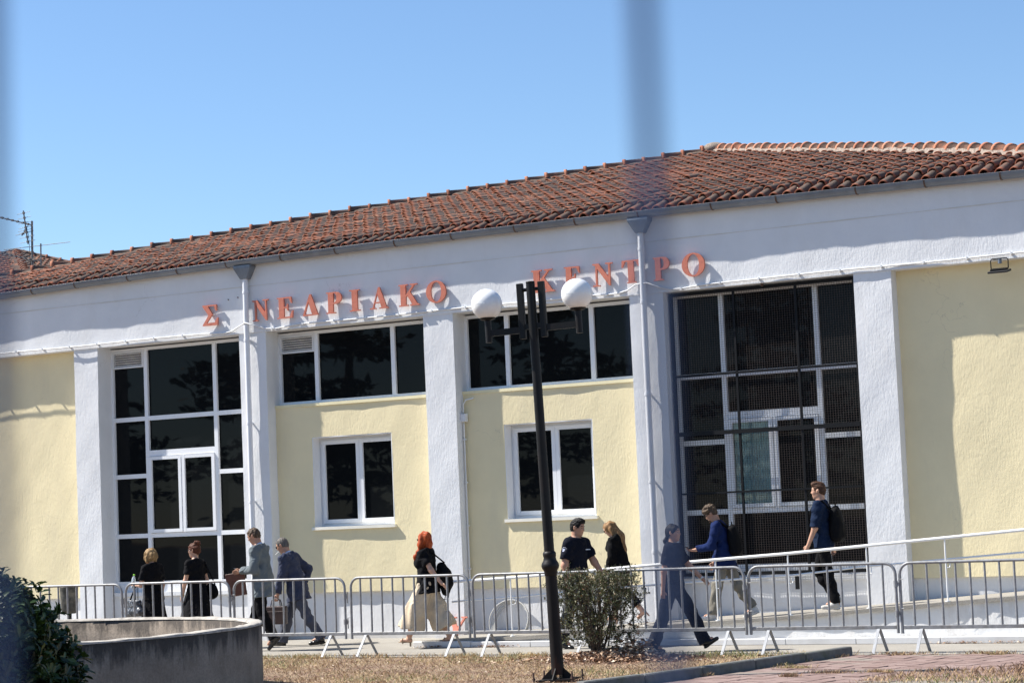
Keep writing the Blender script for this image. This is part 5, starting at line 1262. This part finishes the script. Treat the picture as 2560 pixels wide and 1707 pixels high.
def backpack(p, label, w=.15, hgt=.20, d=.085, off=.0, drop=0):
    r = carried(p, 'backpack', label, 'backpack'); J = p.J; c = J['chest']-p.fw*(.125*p.u+d*.75)-p.up*(.05+drop)+p.lat*off; R = np.stack([p.fw, p.lat, p.up], 1)
    S_ = SDF()
    for sg in (-1, 0, 1): S_.cap(c+p.lat*sg*w*.48+p.up*hgt*(.62 if sg else .74), c+p.lat*sg*w*.56-p.up*hgt*.70, d*.62, d*.80, .035)
    S_.ell(c-p.up*.10*hgt, (d*.95, w*.98, hgt*.86), .03, R)
    for sg in (-1, 1): S_.cap(c-p.fw*d*.55+p.lat*sg*w*.36-p.up*hgt*.05, c-p.fw*d*.55+p.lat*sg*w*.40-p.up*hgt*.62, d*.42, d*.46, .02)
    for i in range(3): S_.fold(.003, nv(*np.random.normal(0, 22, 3)), i)
    link('pack', S_.mesh('pack', NYL, .009), r)
    for sg in (1, -1):
        b = MB(); sh = J['shL'] if sg > 0 else J['shR']; k = sh-p.lat*sg*.035*p.u
        pts = [c+p.up*hgt*.8+p.lat*sg*.05+p.fw*d*.6, k+p.up*.068*p.u-p.fw*.05, k+p.up*.072*p.u+p.fw*.03, k+p.fw*.115*p.u-p.up*.06, k+p.fw*.12*p.u-p.up*.16, J['waist']+p.lat*sg*.13*p.u+p.fw*.0+p.up*.02, c-p.up*hgt*.8+p.lat*sg*.08]
        b.tube(pts, .013, 6, rr=[.012, .017, .017, .016, .014, .010, .009]); b.build('strap', NYL, r)
    b = MB(); b.tube([c+p.up*hgt*.95+p.lat*.03, c+p.up*(hgt+.035), c+p.up*hgt*.95-p.lat*.03], .007, 6); b.build('carry_loop', NYL, r); return r

# 1 --- blonde woman with bottle
p = Person(-3.62, -2.0, 0, rad(170), 1.535, fem=True, skin='fair', lean=4, head=6, legL=(14, 4), legR=(-12, 10, -12), armL=(8, 14, 82, 12), armR=(-6, 8, 14, 0), girth=1.04, handL=dict(curl=.95, palm=(0, -.9, .1), dir=(0, 0, .2), thumb=(0, 0, 1)))
p.body(); p.top(BLK, 'blouse', .016, .72, .05, bust=.02); p.skirt(BLK, .40, .165, .215, .82, .004, 'skirt', -.02); p.shoes(M_SHOEB)
S_ = SDF(); h = p.hh; R = p.HR(); S_.ell(p.hp(-.06, 0, .15), np.array((.46, .40, .40))*h, .03, R); S_.ell(p.hp(-.12, 0, -.15), np.array((.40, .42, .40))*h, .05, R)
for sg in (1, -1): S_.cap(p.hp(.05, sg*.33, .1), p.hp(.02, sg*.37, -.42), .13*h, .12*h, .05)
S_.cut(p.hp(-.1, 0, -.50), -p.hu+p.hf*.1); S_.ell(p.hp(.40, 0, -.12), np.array((.24, .27, .42))*h, .02, R, sub=True)
for i in range(4): S_.fold(.0045, nv(*np.random.normal(0, 75, 3))*nv(1, 1, .22), i)
p.add('hair', S_, HBL, .0075); p.done('short woman in black with a blonde bob, holding a bottle')
r = carried(p, 'water_bottle', 'small clear water bottle with a green cap in the blonde woman\'s hand', 'bottle'); c = p.J['palmL']+nv(0, 0, .0)
M_BOT, t_, b_ = nmat('clear_plastic'); b_.inputs['Base Color'].default_value = (.72, .82, .88, 1); b_.inputs['Transmission Weight'].default_value = .55; b_.inputs['Roughness'].default_value = .08; b_.inputs['IOR'].default_value = 1.33
Mb = Matrix.Translation(Vector(c)) @ Matrix.Rotation(rad(-10), 4, 'Y')
b = MB(); b.lathe([(.028, -.06), (.031, -.05), (.031, .0), (.028, .015), (.031, .03), (.031, .075), (.024, .105), (.012, .125), (.012, .135)], 16, Mb); b.build('bottle_body', M_BOT, r)
b = MB(); b.lathe([(.015, .132), (.0155, .152), (.013, .156)], 14, Mb); b.build('cap', pm('green_cap', (.25, .65, .05), .4), r)
r = carried(p, 'handbag', 'quilted silver and black handbag hanging from the blonde woman\'s arm', 'bag'); e = p.J['elL']*.45+p.J['wrL']*.55
M_QUI, t_, b_ = nmat('quilted_silver'); v_ = coords(t_, 'Object'); w1 = N(t_, 'ShaderNodeTexVoronoi'); w1.inputs['Scale'].default_value = 26; t_.links.new(v_, w1.inputs['Vector']); t_.links.new(ramp(t_, w1.outputs['Distance'], [(.15, (.20, .21, .23)), (.6, (.035, .037, .045))]), b_.inputs['Base Color']); b_.inputs['Metallic'].default_value = .2; b_.inputs['Roughness'].default_value = .4; bump(t_, b_, w1.outputs['Distance'], .8, -.012)
c = e+nv(.03, .03, -.33); S_ = SDF(); S_.cap(c+nv(-.10, 0, .08), c+nv(.10, 0, .085), .040, .040, .03); S_.cap(c+nv(-.14, 0, -.07), c+nv(.13, 0, -.09), .065, .070, .05); S_.ell(c, (.15, .055, .12), .04); S_.cut(c+nv(0, 0, .11), (0, 0, 1)); link('bag_body', S_.mesh('bag_body', M_QUI, .009), r)
b = MB(); b.tube([c+nv(-.08, 0, .08), e+nv(-.02, 0, -.04), e+nv(0, 0, .035), e+nv(.03, .02, -.05), c+nv(.08, .02, .08)], .007, 6); b.tube([c+nv(-.06, .03, .08), e+nv(-.01, .03, -.07), e+nv(.01, .0, .03), e+nv(.04, .03, -.07), c+nv(.10, .03, .07)], .006, 6); b.build('handle', NYL, r)

# 2 --- woman with the bun
p = Person(-2.80, -2.0, 0, rad(178), 1.585, fem=True, skin='fair', lean=2, head=2, hyaw=12, legL=(8, 4), legR=(-10, 8, -10), armL=(10, 10, 10, 4), armR=(-10, 10, 12, 0), girth=1.02, handL=dict(curl=.6))
p.body(); p.top(BLK, 'blouse', .016, .60, .03, bust=.02, hemfl=.0); p.skirt(BLK, .06, .150, .33, .85, .010, 'skirt', -.05); p.shoes(M_SHOEB); p.glasses(False)
p.short_hair(HR_, .05, .30, -.02, -.34, (.003, 60)); S_ = SDF(); S_.ell(p.hp(-.36, 0, .50), np.array((.20, .21, .18))*p.hh, .03, p.HR()); S_.ell(p.hp(-.22, .05, .56), np.array((.14, .14, .11))*p.hh, .03, p.HR())
for i in range(3): S_.fold(.004, nv(*np.random.normal(0, 80, 3)), i)
p.add('hair_bun', S_, HR_, .0075); b = MB(); w = p.J['wrL']; b.tube([Vector(w)-Vector(p.J['fdL'])*.02, Vector(w)-Vector(p.J['fdL'])*.03], .027, 12); b.build('watch', pm('gold_watch', (.45, .30, .10), .3, metal=.8), p.root)
p.done('woman in black top and long skirt with auburn hair in a bun')
r = carried(p, 'shoulder_bag', 'black shoulder bag at the hip of the woman with the bun', 'bag'); c = p.J['pel']-p.lat*.20+nv(-.10, 0, .02); S_ = SDF(); S_.ell(c, (.13, .05, .12), .03); S_.ell(c-nv(0, 0, .04), (.14, .05, .09), .03); link('bag_body', S_.mesh('bag_body', NYL, .009), r)
b = MB(); b.tube([c+nv(.09, 0, .09), p.J['shR']+nv(.06, .03, .03), p.J['shR']+nv(0, .03, .062), p.J['shR']+nv(-.07, .02, .02), c+nv(-.09, 0, .09)], .010, 6); b.build('strap', NYL, r)

# 3 --- man in the grey blazer
p = Person(-1.24, -2.45, 0, rad(196), 1.70, skin='tan', lean=4, head=24, hunch=.012, legL=(2, 28, -48), legR=(20, 6, 4), armL=(0, 12, 86, 22), armR=(4, 10, 84, 26), girth=1.06, handL=dict(curl=.7, palm=(.2, .6, -.2), thumb=(0, 0, 1)), handR=dict(curl=.75, palm=(.2, -.6, -.2), thumb=(0, 0, 1)))
p.body(); p.trousers(BLK2, .016, .022); p.collar(SHW); p.top(GREYJ, 'blazer', .026, 1.97, .20, belly=.0, amp=.0042, hemfl=.022)
p.short_hair(HCU, .022, .32, -.04, -.34, (.0025, 85), .02); p.brows(HB); p.shoes(M_SHOEB); p.done('man in a grey blazer and black trousers looking at a phone')
r = carried(p, 'document_case', 'brown leather document case held by the man in the grey blazer', 'briefcase'); w = (p.J['palmL']+p.J['palmR'])*.5; Mc = Matrix.Translation(Vector(w)+Vector((.06, -.04, -.185))) @ Matrix.Rotation(rad(7), 4, 'Y')
b = MB(); b.box((-.135, -.020, -.165), (.15, .020, .165), Mc); bevel(b.build('case', LEATH, r), .012, 2)
b = MB(); b.box((-.138, -.023, .06), (.153, .0235, .168), Mc); b.box((-.02, -.028, .03), (.03, -.020, .09), Mc); bevel(b.build('flap', LEATH, r), .006)
r = carried(p, 'phone', 'phone in the hands of the man in the grey blazer', 'phone'); Mc = Matrix.Translation(Vector(w)+Vector((.035, 0, .022))) @ Matrix.Rotation(rad(-30), 4, 'Y'); b = MB(); b.box((-.06, -.034, -.004), (.06, .034, .004), Mc); bevel(b.build('phone_case', NYL, r), .003)
b = MB(); b.box((-.055, -.030, .0042), (.055, .030, .0052), Mc); b.build('screen', M_LENS, r)

# 4 --- man in the navy suit
p = Person(-1.46, -1.3, 0, rad(192), 1.715, skin='tan', lean=13, head=26, hunch=.014, legL=(-24, 8, -8), legR=(27, 12, 6), armL=(6, 8, 10, 0), armR=(-42, 30, 62, 0), girth=1.05, handL=dict(curl=1.1, palm=(0, .6, 0)))
p.body(); p.trousers(NAVYTR, .016, .020, amp=.0035); p.collar(SHW); p.top(NAVYS, 'suit_jacket', .024, 1.96, .17, amp=.0042, hemfl=.022)
p.short_hair(HGR, .022, .36, -.06, -.33, (.002, 70)); p.brows(HGR); p.glasses(True); p.shoes(M_SHOEB); b = MB(); b.tube([p.hp(.36, .02, -.24), p.hp(.70, .10, -.32)], .006, 6); b.build('cigarette', pm('cigarette_paper', (.8, .78, .72), .8), p.root)
p.done('stooping man in a navy suit and sunglasses smoking a cigarette')
r = carried(p, 'briefcase', 'dark brown leather bag in the hand of the man in the navy suit', 'bag'); w = p.J['palmL']; c = w+nv(.0, .0, -.24)
b = MB(); b.box((c[0]-.165, c[1]-.05, c[2]-.14), (c[0]+.165, c[1]+.05, c[2]+.13)); bevel(b.build('bag_body', LEATH2, r), .022, 3)
b = MB(); b.box((c[0]-.168, c[1]-.053, c[2]+.045), (c[0]+.168, c[1]+.053, c[2]+.055)); b.box((c[0]-.12, c[1]-.062, c[2]-.11), (c[0]+.12, c[1]-.050, c[2]+.02)); bevel(b.build('front_pocket', LEATH2, r), .004)
for y in (-.035, .035): b = MB(); b.tube([(c[0]-.08, c[1]+y, c[2]+.12), (c[0]-.06, c[1]+y*.5, c[2]+.22), (w[0], w[1]+y*.2, w[2]+.0), (c[0]+.06, c[1]+y*.5, c[2]+.22), (c[0]+.08, c[1]+y, c[2]+.12)], .008, 6); b.build('handle', LEATH2, r)

# 5 --- red-haired woman
p = Person(1.31, -2.05, 0, rad(192), 1.615, fem=True, heel=.035, skin='fair', lean=1, head=3, legL=(24, 6, 2), legR=(-15, 12, -10), armL=(-32, 12, -6, 0), armR=(2, 6, 10, 0), girth=1.08, handL=dict(curl=.3, dir=(-.25, 0, .1), palm=(0, .6, -.5), thumb=(0, 0, 1)))
p.body(); S_ = SDF()
for sd in 'LR':
    a, k, n_ = p.J['hip'+sd], p.J['kn'+sd], p.J['an'+sd]; S_.cap(a, k+(n_-k)*-.1, .115, .150, .04); S_.cap(k+(n_-k)*-.1, k+(n_-k)*.62, .150, .185, .03, flat=True)
S_.cap(p.J['pel']+p.up*.09, p.J['pel'], .150, .165, .05, p.fw, .84)
for i, f in enumerate(((34, 20, 5), (-22, 40, 4), (46, -10, 6))): S_.fold(.006, nv(*f), i*2)
S_.cut(p.J['pel']+p.up*.10, p.up); p.add('culottes', S_, BEIGE)
p.top(BLK, 'blouse', .026, .66, .085, bust=.02, amp=.004, hemfl=.05); heels(p, SANDAL, .05)
S_ = SDF(); h = p.hh; R = p.HR(); S_.ell(p.hp(-.06, 0, .15), np.array((.455, .385, .39))*h, .03, R); S_.ell(p.hp(-.20, 0, -.15), np.array((.32, .38, .42))*h, .05, R)
pts = [p.hp(.10, .34, .05), p.hp(.14, .44, -.35), p.hp(.26, .52, -.78), p.hp(.50, .50, -1.15), p.hp(.62, .42, -1.6)]
for i in range(4): S_.cap(pts[i], pts[i+1], (.15, .15, .14, .12, .05)[i]*h, (.15, .15, .14, .12, .05)[i+1]*h, .03)
S_.cap(p.hp(.08, -.33, .1), p.hp(.12, -.40, -.7), .12*h, .10*h, .04); S_.cap(p.hp(-.2, 0, -.3), p.hp(-.25, .05, -.75), .3*h, .2*h, .05)
S_.ell(p.hp(.42, 0, -.10), np.array((.26, .26, .40))*h, .02, R, sub=True)
for i in range(4): S_.fold(.005, nv(*np.random.normal(0, 55, 3))*nv(1, 1, .5), i)
p.add('hair', S_, HRED, .0075); p.glasses(True); p.done('red-haired woman in black top and wide beige culottes walking left')
r = carried(p, 'backpack', 'black backpack slung behind the red-haired woman', 'backpack'); c = p.J['waist']-p.fw*.235-p.lat*.10+p.up*.01; S_ = SDF(); S_.cap(c+p.up*.10+p.fw*.05, c-p.up*.12, .075, .115, .05, p.lat, 1.0); S_.cap(c-p.up*.03, c-p.up*.22, .12, .085, .04, p.fw, .8)
for i in range(3): S_.fold(.004, nv(*np.random.normal(0, 25, 3)), i)
link('pack', S_.mesh('pack', NYL, .009), r); b = MB(); b.tube([c+p.up*.16, p.J['shL']*.6+p.J['neck']*.4-p.fw*.09+p.up*.02, p.J['shL']*.6+p.J['neck']*.4+p.up*.045, p.J['shL']*.7+p.J['neck']*.3+p.fw*.09-p.up*.07], .011, 6); b.tube([c-p.up*.26, c-p.up*.36+p.fw*.03, c-p.up*.33-p.fw*.03, c-p.up*.22-p.fw*.05], .008, 6); b.build('strap', NYL, r)

# police badges
BADGE = pm('badge_black', (.012, .013, .02), .7); FLAGB = pm('flag_blue', (.10, .20, .62), .7); FLAGW = pm('flag_white', (.78, .80, .86), .7)
def badge(p, sd):
    J = p.J; a, b_ = J['sh'+sd], J['el'+sd]; d = unit(b_-a); sg = 1 if sd == 'L' else -1; o = unit(p.lat*sg-d*((p.lat*sg)@d)); f = np.cross(o, d); rr_ = .071*p.u*(.88 if p.fem else 1.04); u = p.u
    def patch(nm, mat, x0, x1, y0, y1, lift, n=5):
        q = MB(); vs = []; 
        for j in (0, 1):
            for i in range(n+1):
                x = x0+(x1-x0)*i/n; th = x/rr_; y = (y0, y1)[j]; vs.append(a+d*y+(o*math.cos(th)+f*math.sin(th))*(rr_+lift))
        q.add(vs, [(i, i+1, n+2+i, n+1+i) for i in range(n)]+[(n+1+i, n+2+i, i+1, i) for i in range(n)], True); q.build(nm, mat, p.root)
    patch('flag_patch', FLAGB, -.026*u, .026*u, .085*u, .125*u, .0025)
    for k in range(3): patch('flag_stripe', FLAGW, -.026*u, .026*u, (.091+.012*k)*u, (.097+.012*k)*u, .004)
    q = MB(); pts = []
    for k in range(13):
        t = math.pi*k/12; x = .036*u*math.cos(t); th = x/rr_; pts.append(a+d*(.083*u-.028*u*math.sin(t)+.012*u)+(o*math.cos(th)+f*math.sin(th))*(rr_+.004))
    for k in range(0, 12): q.tube([pts[k], pts[k]*.45+pts[k+1]*.55], .0042*u, 4)
    q.build('badge_lettering', FLAGW, p.root)
    q = MB(); c = J['chest']+p.fw*(.118*p.u*p.girth+.014)+p.lat*.075*p.u+p.up*.03*p.u
    for k in range(9): q.box(tuple(c-p.lat*(.05-.0115*k)*u+nv(-.004, -.003, -.006)), tuple(c-p.lat*(.05-.0115*k)*u+nv(.006, .004, .006)))
    q.build('chest_lettering', FLAGW, p.root)

# 6 --- policeman
p = Person(3.86, -2.4, 0, rad(-6), 1.715, skin='tan', lean=3, head=9, hyaw=6, legL=(14, 6), legR=(-10, 8, -10), armL=(26, 10, 12, 0), armR=(-6, 13, 12, -4), girth=1.13, handR=dict(curl=.5))
p.body(); p.trousers(NAVYT, .018, .02); p.top(NAVYP, 'polo_shirt', .020, .74, .03, collar=True, amp=.003); p.short_hair(HBK, .022, .31, -.03, -.32, (.002, 90), .04, .01); p.brows(HBK); p.shoes(M_SHOEB); badge(p, 'R'); p.done('policeman in a dark polo shirt walking right behind the shrub')

# 7 --- woman in the black blazer
p = Person(3.80, -.95, rampz(3.8), rad(193), 1.425, fem=True, heel=.04, skin='fair', lean=7, head=34, hunch=.01, legL=(-16, 22, -40), legR=(14, 6, 0), armL=(4, 9, 22, 4), armR=(8, 9, 25, 0), girth=1.10)
p.body(); p.trousers(BLK2, .016, .018, 1.66); p.top(BLK2, 'blazer', .026, 1.96, .13, bust=.015, amp=.004, hemfl=.022); heels(p, NUDE, .06)
S_ = SDF(); h = p.hh; R = p.HR(); S_.ell(p.hp(-.06, 0, .15), np.array((.45, .385, .385))*h, .03, R); S_.ell(p.hp(-.20, 0, -.10), np.array((.30, .37, .42))*h, .05, R)
bk = p.J['neck']-p.fw*.085; S_.cap(p.hp(-.25, 0, -.1), bk-p.up*.02, .38*h, .40*h, .05, p.fw, .7); S_.cap(bk-p.up*.02, bk-p.up*.20-p.fw*.035, .40*h, .33*h, .04, p.fw, .5)
for sg in (1, -1): S_.cap(p.hp(.0, sg*.34, .1), p.hp(-.05, sg*.40, -.55), .12*h, .10*h, .04)
S_.ell(p.hp(.42, 0, -.10), np.array((.26, .27, .40))*h, .02, R, sub=True); S_.cut(bk-p.up*.235, -p.up)
for i in range(3): S_.fold(.004, nv(*np.random.normal(0, 60, 3))*nv(1, 1, .2), i)
p.add('hair', S_, HDB, .0075); p.glasses(True); p.done('woman in a black blazer with long dark blonde hair looking down')

# 8 --- policewoman
p = Person(5.66, -3.2, 0, rad(4), 1.635, fem=True, skin='mid', lean=3, head=0, hyaw=-2, legL=(30, 6, 30), legR=(-16, 8, -6), armL=(30, 14, 16, 0), armR=(-12, 9, 6, 0), girth=1.06, handL=dict(curl=.7), handR=dict(curl=.6))
p.body(); p.trousers(NAVYT, .020, .030); p.top(NAVYP, 'polo_shirt', .020, .72, .0, bust=.012, collar=True, amp=.003); p.shoes(M_SHOEB); p.short_hair(HBK, .035, .30, -.02, -.40, (.002, 50)); p.brows(HBK)
S_ = SDF(); h = p.hh; S_.cap(p.hp(-.40, 0, -.08), p.hp(-.52, .02, -.45), .10*h, .14*h, .02); S_.cap(p.hp(-.52, .02, -.45), p.hp(-.48, .03, -.80), .14*h, .06*h, .02); S_.fold(.004, nv(50, 40, 20)); p.add('ponytail', S_, HBK, .0075)
b = MB(); w = Vector(p.J['wrL']); d_ = Vector(p.J['fdL']); b.tube([w-d_*.035, w-d_*.015], .026, 12); b.build('watch', pm('pale_watch', (.65, .63, .6), .4), p.root); badge(p, 'R'); p.done('policewoman in dark uniform with a low ponytail striding right')

# 9 --- curly man with phone
p = Person(5.63, -1.5, rampz(5.63), rad(194), 1.545, skin='tan', lean=7, head=30, hunch=.014, legL=(16, 4, 0), legR=(-22, 10, -24), armL=(14, 8, 66, 6), armR=(4, 8, 20, 0), girth=1.0, handL=dict(curl=.55, palm=(.1, .3, .8), dir=(0, 0, .1), thumb=(0, 1, 0)))
p.body(); p.trousers(KHAKI, .018, .020, 1.98, amp=.004); p.top(BLUE, 'shirt', .020, 1.95, .13, collar=True, amp=.0038, hemfl=.02)
S_ = SDF(); h = p.hh; R = p.HR(); S_.ell(p.hp(-.03, 0, .22), np.array((.44, .36, .38))*h, .03, R); S_.ell(p.hp(-.22, 0, .0), np.array((.24, .32, .26))*h, .03, R)
for i in range(46):
    d_ = unit(np.random.normal(0, 1, 3)+nv(.25, 0, .9)); S_.ell(p.hp(-.03+d_[0]*.42, d_[1]*.36, .24+d_[2]*.36), np.array((.11, .11, .10))*h*np.random.uniform(.8, 1.2), .008)
S_.cut(p.hp(.40, 0, .20), p.hf*.62-p.hu*.70); p.add('hair', S_, HCU, .0075); S_ = SDF(); S_.ell(p.hp(.13, 0, -.34), np.array((.24, .235, .16))*h, .02, R); S_.ell(p.hp(.26, 0, -.42), np.array((.11, .12, .10))*h, .02, R); S_.fold(.003, nv(90, 70, 80)); S_.cut(p.hp(.1, 0, -.20), p.hu+p.hf*.3); p.add('beard', S_, HB, .007)
p.glasses(False); p.brows(HB); p.shoes(pm('white_sneaker', (.62, .60, .58), .6), sole=pm('white_sole', (.7, .69, .66), .7)); p.done('bearded curly-haired man in a blue shirt reading a phone on the ramp'); backpack(p, 'black backpack on the curly-haired man in the blue shirt', .15, .21, .09, 0, .06)
r = carried(p, 'phone', 'phone in the hand of the curly-haired man', 'phone'); w = p.J['palmL']; Mc = Matrix.Translation(Vector(w)+Vector((.02, -.01, .0))) @ Matrix.Rotation(rad(-25), 4, 'Y'); b = MB(); b.box((-.065, -.034, -.004), (.065, .034, .004), Mc); bevel(b.build('phone_case', NYL, r), .003)
b = MB(); b.box((-.06, -.030, .0042), (.06, .030, .0052), Mc); b.build('screen', M_LENS, r)

# 10 --- young man on the ramp
p = Person(7.0, -1.4, rampz(7.0), rad(190), 1.645, skin='mid', lean=2, head=2, legL=(-8, 3, 0), legR=(16, 48, -38), armL=(10, 6, 14, 0), armR=(-16, 8, 12, 0), girth=.97, handL=dict(curl=.75))
p.body(); p.trousers(BLK, .012, .016, 2.05); p.top(NAVYSH, 'shirt', .020, .98, .07, hemfl=.015, collar=True, amp=.0035); p.short_hair(HB, .02, .32, -.01, -.33, (.002, 85), .04, .03); p.brows(HB); p.shoes(pm('grey_sneaker', (.45, .43, .40), .6), sole=pm('pale_sole', (.6, .58, .55), .7)); p.done('young man in a navy shirt and black trousers walking up the ramp'); backpack(p, 'black backpack on the young man in the navy shirt', .15, .235, .10, 0, .09)
